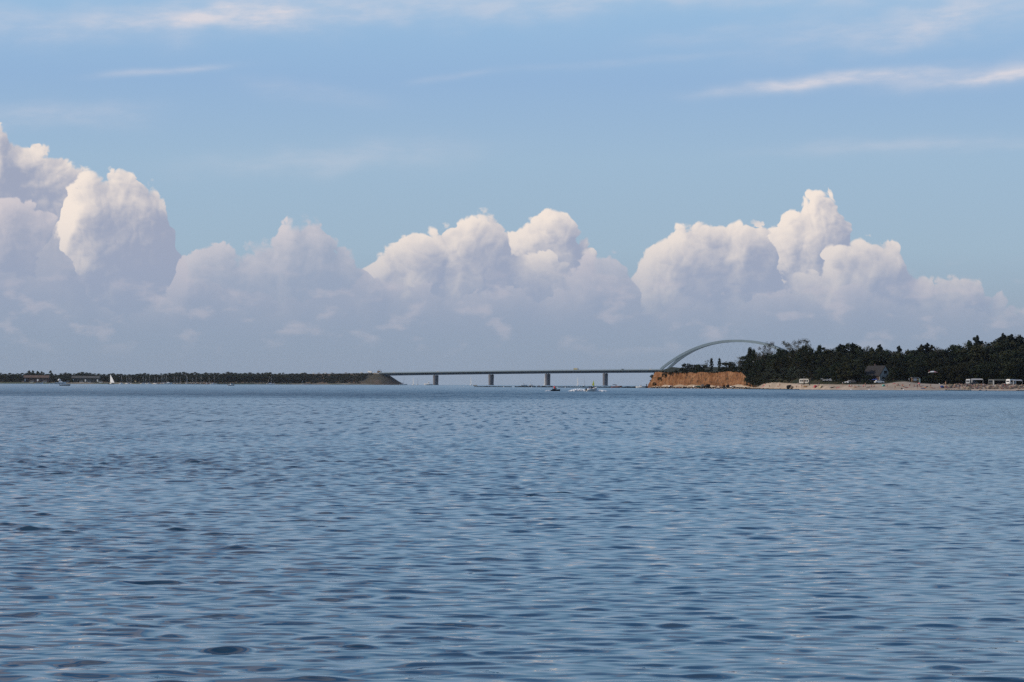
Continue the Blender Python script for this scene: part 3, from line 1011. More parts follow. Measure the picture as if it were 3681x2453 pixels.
for v in range(3):      # thin airy crowns that let the sky through
    def fn(r, t):
        a = r.random() * 6.28; z = r.uniform(3.6, 9.3)
        w = 2.3 * math.sin(math.pi * min(max((z - 2.4) / 7.6, 0), 1)) ** .6
        d_ = w * math.sqrt(r.random()); s = r.uniform(.5, .9)
        return ((math.cos(a) * d_, math.sin(a) * d_, z), (s, s, s))
    lb = limbs(v + 29, 34, .30, .70, .9, 2.1, .5, 1.3)
    proto('sparse%d' % v, 'thin_tree', trunk_mesh('trunk', 10, .11, lb, v, .90), crown_mesh('crown', LEAF_S, rnd_clumps(80 + v, 32, fn), .15, 34, 90 + v))
for v in range(2):      # silvery willows
    def fn(r, t):
        a = r.random() * 6.28; z = r.uniform(1.0, 9.0)
        w = 4.6 * math.sin(math.pi * min(max((z + .8) / 10.4, 0), 1)) ** .6
        d_ = w * math.sqrt(r.random()); s = r.uniform(1.0, 1.7)
        return ((math.cos(a) * d_, math.sin(a) * d_, z), (s, s, s * .8))
    proto('willow%d' % v, 'willow_tree', trunk_mesh('trunk', 10, .30, limbs(v + 39, 8, .1, .5, 2, 3.6, .4, 1.2), v, .7), crown_mesh('crown', LEAF_W, rnd_clumps(100 + v, 34, fn), .38, 52, 110 + v))
for v in range(3):      # bushes, wider than tall
    def fn(r, t):
        a = r.random() * 6.28; z = r.uniform(.3, 8.2)
        w = 6.5 * (1 - (z / 10.0) ** 2) ** .5
        d_ = w * math.sqrt(r.random()); s = r.uniform(1.4, 2.4)
        return ((math.cos(a) * d_, math.sin(a) * d_, z), (s, s, s * .8))
    proto('bush%d' % v, 'bush', trunk_mesh('stem', 6, .25, limbs(v + 49, 7, .02, .3, 3, 6, .5, 1.2), v, .6), crown_mesh('foliage', (LEAF_A, LEAF_B, LEAF_W)[v], rnd_clumps(120 + v, 24, fn), .62, 42, 130 + v))
    # a paler far-shore version shares the shapes
FARP = {}
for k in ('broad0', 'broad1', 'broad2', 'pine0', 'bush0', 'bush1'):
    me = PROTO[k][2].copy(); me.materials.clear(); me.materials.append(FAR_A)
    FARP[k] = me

def plant(key, loc, h, label, group=None, wid=1.0, far=False, cat='tree'):
    nm, tr, cr = PROTO[key]
    o = empty(nm, loc, rng.random() * 6.28, label, cat, group)
    k = h / 10.0
    w = k * wid * rng.uniform(.92, 1.10)
    o.scale = (w, w, k)
    link(tr.name.split('.')[0], tr, o)
    link(cr.name.split('.')[0], FARP[key] if far else cr, o)
    return o

# the skyline of the wood behind the beach, tree by tree: photo column, top, kind, metres inland
SKY_TREES = [
    (2470, 1304, 'bush0', 30, 'low dark bush first on the cliff top beside the arch foot'),
    (2506, 1306, 'bush1', 34, 'flat dark bush on the cliff top under the arch'),
    (2522, 1307, 'bush0', 30, 'small round dark bush on the cliff top beside the airy shrub'),
    (2541, 1294, 'sparse0', 40, 'short grey airy tree on the cliff top under the arch'),
    (2557, 1288, 'poplar0', 44, 'thin upright sapling standing alone above the cliff bushes'),
    (2586, 1288, 'poplar0', 42, 'small dark narrow tree above the cliff under the arch crown'),
    (2612, 1297, 'bush0', 40, 'broad dark bush beside the small narrow tree above the cliff'),
    (2632, 1300, 'broad1', 46, 'low round tree between the broad bush and the leaning olive tree above cliff'),
    (2658, 1280, 'sparse1', 52, 'olive half bare tree above the right end of the cliff'),
    (2697, 1250, 'poplar1', 60, 'tall dense upright tree standing clear under the right half of the arch'),
    (2709, 1256, 'poplar0', 64, 'second upright tree tight against the tall dense one under the arch'),
    (2726, 1262, 'sparse2', 70, 'grey thin tree standing right of the tall upright pair'),
    (2742, 1240, 'sparse0', 90, 'faint grey bare crowned tree crossing the end of the arch'),
    (2768, 1226, 'sparse1', 96, 'tall bare crowned tree with the arch end passing behind it'),
    (2758, 1268, 'pine2', 74, 'dark rounded conifer below the bare tree at the arch end'),
    (2800, 1249, 'broad0', 84, 'dense dark tree where the arch disappears behind the wood'),
    (2815, 1254, 'broad2', 84, 'dense dark tree just right of where the arch disappears'),
    (2830, 1220, 'sparse2', 104, 'tall round airy tree, first of the three tall thin crowns right of the arch'),
    (2862, 1223, 'sparse0', 104, 'tall narrow airy tree, middle one of three thin crowns right of the arch'),
    (2889, 1214, 'sparse1', 104, 'tallest airy tree, last of the three thin crowns right of the arch'),
    (2892, 1238, 'broad3', 98, 'green lower crown wrapped round the tallest airy tree'),
    (2848, 1256, 'pine1', 90, 'dark filler conifer under the three airy crowns'),
    (2872, 1252, 'broad1', 88, 'dark rounded crown under the middle airy tree'),
    (2918, 1252, 'broad0', 96, 'low dark crown in the dip right of the airy trees'),
    (2944, 1241, 'poplar1', 104, 'narrow tree right of the dip, above the white caravan on the dune'),
    (2959, 1245, 'broad2', 100, 'rounded tree beside the narrow one above the dune caravan'),
    (2985, 1252, 'broad1', 100, 'low rounded crown above the row of parked silver cars'),
    (3012, 1244, 'broad2', 110, 'narrow tree above the parked silver cars, left of a small pair'),
    (3020, 1237, 'pine1', 114, 'left one of two close pointed pines above the parked white car'),
    (3031, 1241, 'pine2', 112, 'right one of two close pointed pines above the parked white car'),
    (3050, 1231, 'broad3', 118, 'wide high crown above the parked white car and left of the house'),
    (3064, 1233, 'pine1', 116, 'dark tree against the right side of the wide high crown'),
    (3078, 1254, 'broad0', 108, 'low crown in the gap left of the house'),
    (3089, 1243, 'broad2', 116, 'slim dark tree above the left end of the house roof'),
    (3112, 1239, 'sparse2', 120, 'olive open tree above the house roof'),
    (3133, 1246, 'broad1', 116, 'broad crown above the house ridge'),
    (3163, 1239, 'pine2', 122, 'stout dark pine above the house gable'),
    (3186, 1257, 'broad2', 112, 'low crown right of the house gable'),
    (3207, 1260, 'sparse1', 112, 'low pale crown in the gap between house and dune'),
    (3232, 1244, 'pine2', 124, 'dark pyramid shaped conifer above the sand dune'),
    (3264, 1254, 'broad3', 118, 'rounded crown above the wooden hut'),
    (3286, 1254, 'broad2', 114, 'small narrow crown right of the hut'),
    (3312, 1239, 'pine1', 126, 'first of the two clustered tall trees above the pink parasol'),
    (3333, 1234, 'pine2', 128, 'second of the two clustered tall trees above the pink parasol'),
    (3350, 1237, 'broad1', 126, 'leafy crown right of the clustered pair and above the kite'),
    (3375, 1242, 'sparse2', 124, 'pale open crown above the kite'),
    (3397, 1252, 'broad0', 120, 'low crown right of the kite'),
    (3426, 1234, 'broad2', 128, 'small narrow tree above the blue beach tent'),
    (3446, 1238, 'broad2', 126, 'rounded tree left of the grey arched crown'),
    (3464, 1229, 'sparse0', 132, 'grey arched airy crown left of the tall column tree'),
    (3487, 1226, 'poplar1', 130, 'upright tree touching the left side of the tall dark column'),
    (3513, 1207, 'pine2', 132, 'tall dark egg shaped column standing above its neighbours'),
    (3545, 1230, 'sparse2', 130, 'light green open tree right of the tall dark column'),
    (3562, 1256, 'broad1', 124, 'low crown in the notch before the highest trees'),
    (3588, 1214, 'broad3', 138, 'left shoulder of the highest group of trees at the edge of the picture'),
    (3605, 1199, 'pine1', 142, 'highest tree of the group at the edge of the picture'),
    (3620, 1203, 'broad2', 142, 'tree directly right of the highest tree'),
    (3636, 1203, 'pine2', 142, 'dark tree between the highest tree and the faint airy crown'),
    (3649, 1199, 'sparse1', 146, 'faint airy crown rising out of the highest group'),
    (3667, 1206, 'pine1', 142, 'dark round topped tree last before the edge of the picture'),
    (3690, 1212, 'broad0', 142, 'dark tree cut by the edge of the picture'),
]
def place_tree(X, Y, key, q, label, group=None, wid=1.0, cat='tree'):
    g = ground_at(X, q)
    ztop = at(X, Y, g.y).z
    return plant(key, g, max(2.0, ztop - g.z), label, group, wid, cat=cat)
for X, Y, key, q, lab in SKY_TREES:
    isb = key.startswith('bush')
    place_tree(X, Y, key, q, lab, None, 1.25 if isb else (1.15 if key.startswith('broad') else 1.0), 'bush' if isb else 'tree')

def skyline(X):
    best = 1330
    pts = sorted((t[0], t[1]) for t in SKY_TREES if not t[2].startswith('sparse'))
    if X >= pts[-1][0]: return 1212
    return interp(pts, X)
# the body of the wood below the skyline
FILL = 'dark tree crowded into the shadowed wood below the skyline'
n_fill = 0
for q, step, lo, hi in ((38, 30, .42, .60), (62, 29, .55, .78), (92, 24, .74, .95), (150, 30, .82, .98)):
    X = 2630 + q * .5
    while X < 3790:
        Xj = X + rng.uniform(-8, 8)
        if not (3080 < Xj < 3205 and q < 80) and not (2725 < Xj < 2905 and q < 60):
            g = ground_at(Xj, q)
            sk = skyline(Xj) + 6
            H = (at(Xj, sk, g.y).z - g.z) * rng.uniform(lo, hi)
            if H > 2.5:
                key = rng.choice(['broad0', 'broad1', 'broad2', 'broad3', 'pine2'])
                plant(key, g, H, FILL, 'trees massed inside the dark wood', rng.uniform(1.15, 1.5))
                n_fill += 1
        X += step
# willows and bushes in front of the wood
for X, Y, key, q, lab in [
    (2762, 1322, 'willow0', 36, 'silvery willow beside the right end of the cliff'), (2792, 1310, 'willow1', 40, 'tall silvery willow, highest of the pale ones left of the caravan'),
    (2752, 1332, 'willow1', 32, 'low silvery willow hanging over the left end of the beach'), (2818, 1322, 'willow0', 36, 'rounded silvery willow in the middle of the pale clump'),
    (2850, 1316, 'willow1', 42, 'silvery willow behind the white caravan'), (2876, 1326, 'willow0', 40, 'dull green willow above the caravan roof'),
    (2992, 1325, 'willow1', 48, 'dim grey green willow behind the silver cars'), (3030, 1334, 'willow0', 44, 'olive rounded bush behind the white car'),
    (3078, 1334, 'willow1', 40, 'olive rounded bush hiding the left end of the house')]:
    place_tree(X, Y, key, q, lab, 'willows in front of the wood')
for X, Y, q, lab in [(2722, 1345, 26, 'dark bush spilling over the right end of the cliff face'), (2704, 1338, 18, 'dark bush at the top of the right end of the cliff'),
        (2738, 1352, 24, 'dark bush between the cliff and the silvery willows'), (2835, 1352, 30, 'dark bush left of the white caravan'),
        (3118, 1345, 30, 'dark bush in front of the house roof'), (3196, 1350, 34, 'dark bush at the right foot of the house gable'),
        (3330, 1350, 34, 'olive bush on the slope below the kite'), (3362, 1344, 36, 'larger olive bush below the kite'), (3300, 1357, 40, 'dark bush right of the wooden hut'),
        (3400, 1352, 40, 'dark bush above the blue beach tent'), (3440, 1346, 44, 'dark bush behind the stone revetment'), (3550, 1350, 56, 'dark bush behind the middle awning')]:
    place_tree(X, Y, rng.choice(['bush0', 'bush1']), q, lab, 'bushes at the edge of the wood', 1.1, 'bush')
for X in range(2715, 3800, 17):
    if 3085 < X < 3205 or 2865 < X < 2925: continue
    g = ground_at(X + rng.uniform(-6, 6), rng.uniform(36, 46))
    plant(rng.choice(['bush0', 'bush1']), g, rng.uniform(2.6, 4.6), 'dark bush lining the foot of the shadowed wood', 'undergrowth bushes along the wood edge', cat='bush')
# slumped green patches on the cliff
for X, q, h, lab in [(2378, 8.4, 1.7, 'green slumped tuft low on the left of the cliff'), (2396, 9.2, 1.8, 'green tuft halfway up the left of the cliff'), (2416, 9.8, 1.7, 'olive tuft on the diagonal slump of the cliff'),
        (2437, 10.3, 1.5, 'olive tuft near the top of the diagonal slump'), (2360, 7.6, 1.4, 'lowest green tuft at the sea end of the cliff'), (2350, 10.0, 1.6, 'dark tuft hanging on the sea end of the cliff'),
        (2462, 10.6, 1.2, 'dark tuft high on the cliff beside the slump')]:
    g = ground_at(X, q)
    plant('bush1', g - Vector((1.1, .8, .4)), h * 1.45, lab, 'plants on the cliff face', cat='plant')
for X, q, h in [(2700, 9, 3.4), (2712, 12, 3.6), (2722, 9, 2.8), (2733, 13, 3.2), (2745, 17, 2.6), (2756, 21, 2.4), (2768, 24, 2.2), (2728, 18, 3.6), (2742, 22, 3.2), (2782, 26, 2.0), (2796, 28, 1.9), (2812, 29, 1.8)]:
    plant(rng.choice(['bush1', 'bush2']), ground_at(X, q) - Vector((0, 0, .3)), h, 'low green bush on the slope between the cliff end and the sand hump', 'green bushes beside the cliff end', 1.1, cat='bush')
# grassy lip along the cliff top
X = 2340
while X < 2712:
    g = ground_at(X, rng.uniform(11.5, 15))
    plant('bush1', g - Vector((0, 0, .3)), rng.uniform(.8, 1.6), 'low dark bramble along the lip of the cliff', 'brambles along the cliff lip', 1.1, cat='bush')
    X += rng.uniform(9, 14)

# far shore: a long belt of trees
FPROF = [(-900, 1338), (0, 1341), (60, 1341), (80, 1337), (160, 1340), (205, 1340), (222, 1336), (260, 1337), (300, 1338), (340, 1342), (380, 1344), (420, 1341), (480, 1343), (540, 1341), (615, 1337),
         (740, 1338), (795, 1336), (850, 1338), (940, 1337), (1000, 1339), (1090, 1340)]
FL = 'dark blue green tree in the belt along the far shore'
def far_tree(X, Y, key, back, label, group=None, wid=1.0, cat='tree'):
    dd = far_d(X) + back
    p_ = at(X, Y, dd)
    z0 = 1.6 + sea(p_.x, dd)
    return plant(key, (p_.x, dd, z0), max(p_.z - z0, 3), label, group, wid, True, cat)
for back, st, lo, hi in ((95, 15, 1.0, 1.0), (62, 21, .72, .92), (36, 29, .35, .55)):
    X = -30 + rng.uniform(0, 9)
    while X < 1100:
        Y = interp(FPROF, X) + rng.uniform(-2.5, 4.5)
        base = 1374 + X * ROLL
        Y = base - (base - Y) * rng.uniform(lo, hi)
        if not ((back < 90) and (78 < X < 182 or 250 < X < 362) ) :
            far_tree(X, Y, rng.choice(['broad0', 'broad1', 'broad2', 'bush0' if back < 40 else 'broad2']), back, FL, 'trees of the far shore belt', rng.uniform(1.4, 1.9))
        X += st * rng.uniform(.75, 1.25)
for X, Y, lab in [(105, 1332, 'pointed tree behind the long brown roof, left of four'), (118, 1332, 'pointed tree behind the long brown roof, second of four'),
        (135, 1334, 'pointed tree behind the long brown roof, third of four'), (150, 1335, 'pointed tree behind the long brown roof, right of four'),
        (182, 1332, 'tallest dark pointed tree at the right end of the long brown roof')]:
    far_tree(X, Y, 'pine0', 105, lab, 'pointed trees behind the long roof', 1.1)
# bushes on the embankment
EB = 'dark bush growing on the side of the road embankment'
for s in range(-176, -12, 6):
    for t in (-11.5, -17, -23, -29, -35, -41):
        s_, t_ = s + rng.uniform(-3, 3), t + rng.uniform(-2, 2)
        lim = -9 - max(0, (-t_ - 10)) * .40 + 4 * math.sin(t_ * .4)
        if s_ > lim or rng.random() < .06 or (t_ < -36 and rng.random() < .5): continue
        x, y = bridge_xy(s_, t_)
        h0 = bank_h(s_, t_)
        H = min(rng.uniform(5.0, 8.0), deck_h(min(s_, 0)) + rng.uniform(.2, 1.5) - h0)
        plant(rng.choice(['bush0', 'bush1', 'broad1']), (x, y, h0 - .5 + sea(x, y)), max(H, 1.6), EB, 'bushes on the road embankment', 1.0, True, 'bush')

# ------------------------------------------------------------------ stones
ROCKD = material('wet_dark_rock', (.008, .008, .009), .85, .4, 1.5, rand=.4, spec=.15)
ROCKR = material('reddish_boulder', (.17, .105, .078), .9, .3, 1.2, col2=(.235, .17, .125), rand=.8)
ROCKG = material('grey_boulder', (.11, .10, .095), .9, .3, 1.2, rand=.7)
def stone_meshes(mat, n, flat=.55):
    return [MB().blob((0, 0, 0), (1, .8, .62), 10 + i, 7, 4, .3).mesh('stone', mat) for i in range(n)]
SD, SR, SG = stone_meshes(ROCKD, 5), stone_meshes(ROCKR, 6), stone_meshes(ROCKG, 3)
def put_stone(parent, meshes, p_, s):
    o = link('stone', rng.choice(meshes), parent)
    o.location = Vector(p_) - parent.location
    o.rotation_euler = (rng.uniform(-.3, .3), rng.uniform(-.3, .3), rng.random() * 6.28)
    o.scale = (s * rng.uniform(.8, 1.3), s * rng.uniform(.8, 1.2), s * rng.uniform(.7, 1.1))
    return o
# breakwater running out from the headland
BWL = [(1700, 1695), (1820, 1670), (2000, 1610), (2180, 1560), (2330, 1486)]
bw = empty('stone_breakwater', on_sea(2000, 1610), 0, 'low broken line of dark wet stones running out from the cliff under the bridge', 'breakwater')
X = 1706.0
while X < 2336:
    d_ = interp(BWL, X)
    c = on_sea(X, d_)
    gap = mnoise.noise(Vector((X * .035, 0, 1))) + .35 * mnoise.noise(Vector((X * .13, 0, 2)))
    if gap > -.34:
        tall = .45 + .35 * max(0, gap) + (.25 if 2250 < X < 2330 else 0) + (.15 if X > 1850 else 0)
        put_stone(bw, SD, (c.x, c.y + rng.uniform(-1, 1), c.z + tall * .42), tall * rng.uniform(.95, 1.35))
    X += 3.0
# dark stones washed by the water along the cliff and the left end of the beach
kr = empty('stone_shore_edge', ground_at(2560, 0), 0, 'continuous dark line of wet stones along the water below the cliff', 'stones')
X = 2336.0
while X < 2872:
    g = ground_at(X, rng.uniform(.2, 1.6) if X < 2760 else rng.uniform(-.3, .8))
    put_stone(kr, SD, g + Vector((0, 0, .18)), rng.uniform(.38, .68) * (.8 if X > 2700 else 1))
    X += 2.6
for X, s, q, lab, ms in [(2527, 1.7, 4.5, 'big pale grey boulder below the middle of the cliff', SG), (2546, 1.9, 4.0, 'biggest dark boulder below the middle of the cliff', SD), (2536, 1.2, 3.0, 'dark boulder leaning on the pale grey one', SD),
        (2604, 1.2, 4.5, 'dark boulder between the biggest one and the white boat', SD), (2618, 1.5, 4.5, 'rounded black boulder just left of the white boat', SD), (2575, .9, 4, 'small brown boulder at the cliff foot', SR), (2590, .9, 3.4, 'low brown slab at the cliff foot', SR), (2836, 1.9, 4.5, 'dark boulder heap at the right end of the shore stones', SD), (2848, 1.2, 4, 'reddish boulder beside the dark heap at the shore', SR)]:
    g = ground_at(X, q)
    o = link('boulder', rng.choice(ms)); o.location = g + Vector((0, 0, s * .3)); o.scale = (s, s, s); o.rotation_euler = (0, 0, rng.random() * 6)
    tag(o, lab, 'boulder', 'boulders below the cliff')
# stone slope under the caravans
rv = empty('stone_revetment', ground_at(3560, 10), 0, 'sloping bank of reddish and tan boulders below the caravans', 'stone bank')
for i in range(290):
    t = i / 290
    X = 3396 + t * 330 + rng.uniform(-5, 5)
    q = rng.choice((6.5, 8.5, 10.5, 13.0, 15.5, 18, 21)) + rng.uniform(-.8, .8)
    if X < 3440: q = max(q, 9)
    g = ground_at(X, q)
    put_stone(rv, SR if rng.random() < .8 else SG, g + Vector((0, 0, .22)), rng.uniform(.42, .74))
kr2 = empty('stone_shore_edge', ground_at(3480, 0), 0, 'short row of black stones at the water below the stone bank', 'stones')
for X in list(range(3400, 3492, 4)) + [3522, 3526, 3545, 3655, 3660, 3664, 3668, 3672, 3676, 3680]:
    put_stone(kr2, SD, ground_at(X, rng.uniform(.3, 1.5)) + Vector((0, 0, .15)), rng.uniform(.3, .6))

# ------------------------------------------------------------------ boats
def hull_mesh(L, Bm, F, mat, dk=None, sheer=.25, transom=.7):
    b = MB(); rings = []
    n = 9
    for i in range(n):
        t = i / (n - 1)
        w = Bm / 2 * (transom + (1 - transom) * math.sin(math.pi * min(t * 1.15 + .15, .5))) if t < .4 else Bm / 2 * math.cos((t - .4) / .6 * math.pi / 2) ** .75
        w = max(w, .03)
        x = (t - .5) * L
        z1 = F * (1 + sheer * (2 * t - .8) * abs(2 * t - .8)); kz = -.35 * F * (1 - t ** 3)
        x1 = x + (.10 * L * max(0, t - .7))
        rings.append([(x1, -w, z1), (x, -w * .86, F * .35), (x, -w * .35, kz), (x, w * .35, kz), (x, w * .86, F * .35), (x1, w, z1)])
    b.loft(rings, True, True, False)
    return b.mesh('hull', mat)

def cabin_mesh(L, W_, H, z, x, mat, rake=.3):
    b = MB()
    b.loft([[(x - L / 2, -W_ / 2, z), (x + L / 2, -W_ / 2 * .8, z), (x + L / 2, W_ / 2 * .8, z), (x - L / 2, W_ / 2, z)],
            [(x - L / 2 + .05, -W_ / 2 * .9, z + H), (x + L / 2 - L * rake, -W_ / 2 * .7, z + H), (x + L / 2 - L * rake, W_ / 2 * .7, z + H), (x - L / 2 + .05, W_ / 2 * .9, z + H)]], True, True, False)
    return b.mesh('cabin', mat)

YP = {}
def yacht(loc, rz, label, group=None, hullmat=None, L=9.0, mast=12.0, sail=None, cat='sailboat', name='sailboat', jib=True, boomcover=True, mastmat=None, boomf=.42):
    hullmat = hullmat or WHITE; mastmat = mastmat or ALU
    o = empty(name, loc, rz, label, cat, group)
    key = (hullmat.name, L, mast, mastmat.name)
    if key not in YP:
        YP[key] = (hull_mesh(L, L * .31, L * .10, hullmat), cabin_mesh(L * .38, L * .19, L * .055, L * .10, -.02 * L, WHITE),
                   MB().tube((.08 * L, 0, L * .1), (.08 * L, 0, mast), .10, .06, 6).tube((.08 * L, -.09 * L, mast * .62), (.08 * L, .09 * L, mast * .62), .04, n=4).mesh('mast', mastmat),
                   MB().tube((.07 * L, 0, L * .22), (-.34 * L, 0, L * .2), .09, .07, 6).mesh('boom', mastmat),
                   MB().tube((.5 * L, 0, L * .13), (.08 * L, 0, mast * .97), .018, n=3).tube((-.48 * L, 0, L * .11), (.08 * L, 0, mast), .018, n=3)
                   .tube((.06 * L, .15 * L, L * .1), (.08 * L, .09 * L, mast * .62), .018, n=3).tube((.06 * L, -.15 * L, L * .1), (.08 * L, -.09 * L, mast * .62), .018, n=3).mesh('rigging', mastmat),
                   MB().loft([[(.05 * L, -.12, L * .22), (.05 * L, .12, L * .22), (.05 * L, .1, L * .27), (.05 * L, -.1, L * .27)], [(-.33 * L, -.08, L * .2), (-.33 * L, .08, L * .2), (-.33 * L, .06, L * .23), (-.33 * L, -.06, L * .23)]], True, True, False).mesh('sail_cover', BLUEP))
    hm, cm, mm, bm_, rg, sc = YP[key]
    for nm, me in (('hull', hm), ('cabin', cm), ('mast', mm), ('boom', bm_), ('rigging', rg)):
        link(nm, me, o)
    if sail is None:
        if boomcover: link('sail_cover', sc, o)
    else:
        def sheet(nm, a, b_, c, belly):      # three-cornered sail with thickness and belly
            vs = []
            N_ = 7
            a, b_, c = Vector(a), Vector(b_), Vector(c)
            for k in (0, 1):
                for i in range(N_ + 1):
                    for j in range(5):
                        v = i / N_; u = j / 4
                        p_ = a.lerp(b_, u).lerp(c, v) if False else (a * (1 - v) + c * v).lerp(b_ * (1 - v) + c * v, u)
                        p_ = p_ + Vector((0, belly * math.sin(math.pi * u) * (1 - v) ** .6 + .02 * k, 0)) + Vector((-.35 * math.sin(math.pi * v) * u, 0, 0))
                        vs.append(p_)
            fs = []
            M_ = (N_ + 1) * 5
            for k in (0, 1):
                for i in range(N_):
                    for j in range(4):
                        q = (k * M_ + i * 5 + j, k * M_ + i * 5 + j + 1, k * M_ + (i + 1) * 5 + j + 1, k * M_ + (i + 1) * 5 + j)
                        fs.append(q if k else q[::-1])
            b = MB(); b.add(vs, fs, True); b.build(nm, sail, o)
        sheet('mainsail', (.06 * L, 0, L * .24), (-boomf * L, .25, L * .22), (.07 * L, 0, mast * .98), .35)
        if jib: sheet('foresail', (.49 * L, 0, L * .16), (-.02 * L, .5, L * .2), (.10 * L, 0, mast * .86), .45)
    return o

def motorboat(loc, rz, label, L=6.0, hullmat=None, cabin=True, canopy=None, group=None, outboard=True, cat='motorboat', lower=None, flybridge=False):
    hullmat = hullmat or WHITE
    o = empty('motorboat', loc, rz, label, cat, group)
    link('hull', hull_mesh(L, L * .36, L * .14, hullmat, sheer=.3, transom=.85), o)
    if lower: 
        b = link('lower_hull', hull_mesh(L * .985, L * .35, L * .075, lower, transom=.85), o); b.location.z = -.01; b.scale = (1.01, 1.04, 1)
    if cabin:
        link('cabin', cabin_mesh(L * .36, L * .26, L * .10, L * .145, L * .06, WHITE, .35), o)
        link('windscreen', cabin_mesh(L * .16, L * .22, L * .06, L * .246, -L * .02, GLASS, .4), o)
    if flybridge:
        link('flybridge', cabin_mesh(L * .22, L * .22, L * .10, L * .31, -L * .04, WHITE, .3), o)
        MB().tube((-L * .1, 0, L * .3), (-L * .12, 0, L * .58), .05, n=5).tube((-L * .12, -.4, L * .5), (-L * .12, .4, L * .5), .03, n=4).build('aerial_mast', ALU, o)
    if canopy:
        link('canopy', cabin_mesh(L * .34, L * .3, L * .08, L * .26, -L * .22, canopy, .2), o)
    if outboard:
        MB().box((-L * .53, 0, L * .14), (.42, .38, .7)).box((-L * .53, 0, -.05), (.16, .12, .6)).build('outboard_motor', DARKP, o)
    return o

def sea_spot(X, Y):
    """distance at which the water shows at photo pixel (X, Y)"""
    d_ = 150
    while d_ < 6500:
        if to_px((at(X, Y, d_).x, d_, sea(at(X, Y, d_).x, d_)))[1] <= Y: break
        d_ += 2
    return on_sea(X, d_)

# boats on the sound, near to far
motorboat(on_sea(234, 1560), 0.05, 'white open motorboat with dark engine at its stern, drifting off the far shore', 6.3, cabin=False, lower=DARKP)
motorboat(on_sea(831, 1950), .5, 'small white motorboat with dark underside seen from behind, alone in front of the far shore', 5.4, lower=DARKP)
motorboat(on_sea(217, 3440), .1, 'white motor cruiser with a flying bridge moored at the far beach behind the drifting motorboat', 15, flybridge=True, outboard=False)
motorboat(on_sea(142, 3460), .1, 'small white motorboat lying at the far beach below the long brown roof', 10, cabin=False, outboard=False, group='small boats on the far beach')
motorboat(on_sea(186, 3460), .3, 'tiny white boat on the far beach between the long roof and the motor cruiser', 6, cabin=False, outboard=False, group='small boats on the far beach')
yacht(on_sea(398, 2950), math.pi - .45, 'sailing boat with one tall white sail set, crossing in front of the far shore', None, DARKP, 8.2, 11.6, material('bright_sail_cloth', (.86, .86, .84), .7, .05, .4), jib=False, boomf=.66)
yacht(on_sea(973, 3700), 0.25, 'white yacht with bare mast anchored alone before the middle of the far shore', None, WHITE, 11.5, 15.5)
# masts in the far harbour
MARINA = [(436, 1349), (455, 1352), (463, 1350), (471, 1353), (514, 1350), (523, 1356), (536, 1347), (556, 1352), (565, 1356), (581, 1348), (589, 1346), (597, 1345), (626, 1352), (636, 1353), (648, 1354), (670, 1347), (673, 1352), (691, 1358), (704, 1350), (722, 1349), (751, 1351)]
for i, (X, Y) in enumerate(MARINA):
    dd = far_d(X) - 6
    c = on_sea(X, dd)
    top = at(X, Y, dd).z - c.z
    o = yacht(c, rng.choice((-1, 1)) * rng.uniform(.6, 1.4), 'moored yacht with a bare pale mast in the crowded far harbour', 'yachts moored in the far harbour', WHITE, 8.5, 12.0)
    o.scale = (1, 1, max(.6, top / 12.0))
yacht(on_sea(768, far_d(768) - 30), .5, 'white yacht lying outermost of the far harbour masts, its hull clear of the shore', None, WHITE, 10.5, 13.5)
motorboat(on_sea(742, far_d(742) - 30), 0, 'orange boat at the outer end of the far harbour', 8, ORANGEP, outboard=False)
motorboat(on_sea(604, far_d(604) - 18), 0, 'long low white boat beside the sandy harbour mole', 12, outboard=False)
# beyond and under the bridge
yacht(on_sea(1450, 4150), .1, 'yacht with dark mast and white hull passing the foot of the embankment cone', None, WHITE, 12.5, 18, mastmat=DARKP)
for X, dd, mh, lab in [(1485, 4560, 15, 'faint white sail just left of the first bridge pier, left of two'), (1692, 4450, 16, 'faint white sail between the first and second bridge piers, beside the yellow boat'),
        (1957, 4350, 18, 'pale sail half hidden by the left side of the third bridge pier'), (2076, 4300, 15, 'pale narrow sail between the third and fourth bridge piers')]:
    yacht(on_sea(X, dd), math.pi * .5 + .5, lab, 'sails beyond the bridge', WHITE, 8, mh, material('hazed_sail_cloth', (.44, .47, .50), .8, .08, .4), jib=False)  # greyed cloth colour stands in for haze and shade on the white sails
yacht(on_sea(1501, 4450), 1.2, 'bare dark mast right of the faint sail near the first bridge pier', None, WHITE, 8, 13, mastmat=DARKP, boomcover=False)
yacht(on_sea(2101, 4250), 1.2, 'bare dark mast alone between the third and fourth bridge piers', None, WHITE, 8, 14, mastmat=DARKP, boomcover=False)
motorboat(on_sea(1540, 4100), math.pi, 'white motor yacht just left of the first bridge pier', 14, flybridge=True, outboard=False)
motorboat(on_sea(1708, 2600), 0, 'yellow boat with orange side low on the water left of the breakwater', 4.2, YELLOWP, cabin=True, outboard=False, lower=ORANGEP)
motorboat(on_sea(1884, 2700), .1, 'long white motor cruiser behind the breakwater left of the fishing boat', 6.8, flybridge=True, outboard=False)
fb = yacht(on_sea(1909, 2750), math.pi, 'grey blue boat with white wheelhouse and tall pale mast behind the breakwater', None, GREYP, 5.6, 8.8, cat='fishing boat', name='fishing_boat')
link('wheelhouse', cabin_mesh(1.6, 1.4, 1.3, .7, .9, WHITE, .1), fb)
motorboat(on_sea(1937, 2800), 0, 'small red boat between the fishing boat and the third bridge pier', 2.4, REDP, cabin=True, outboard=False)
motorboat(on_sea(2216, 1535), .05, 'red and white cabin boat with grey canopy lying at the breakwater', 6.3, ORANGEP, canopy=GREYP, flybridge=False, lower=REDP)
motorboat(on_sea(2303, 1475), math.pi - .05, 'white motorboat with people aboard moored at the inner end of the breakwater', 5.6, WHITE, canopy=None)
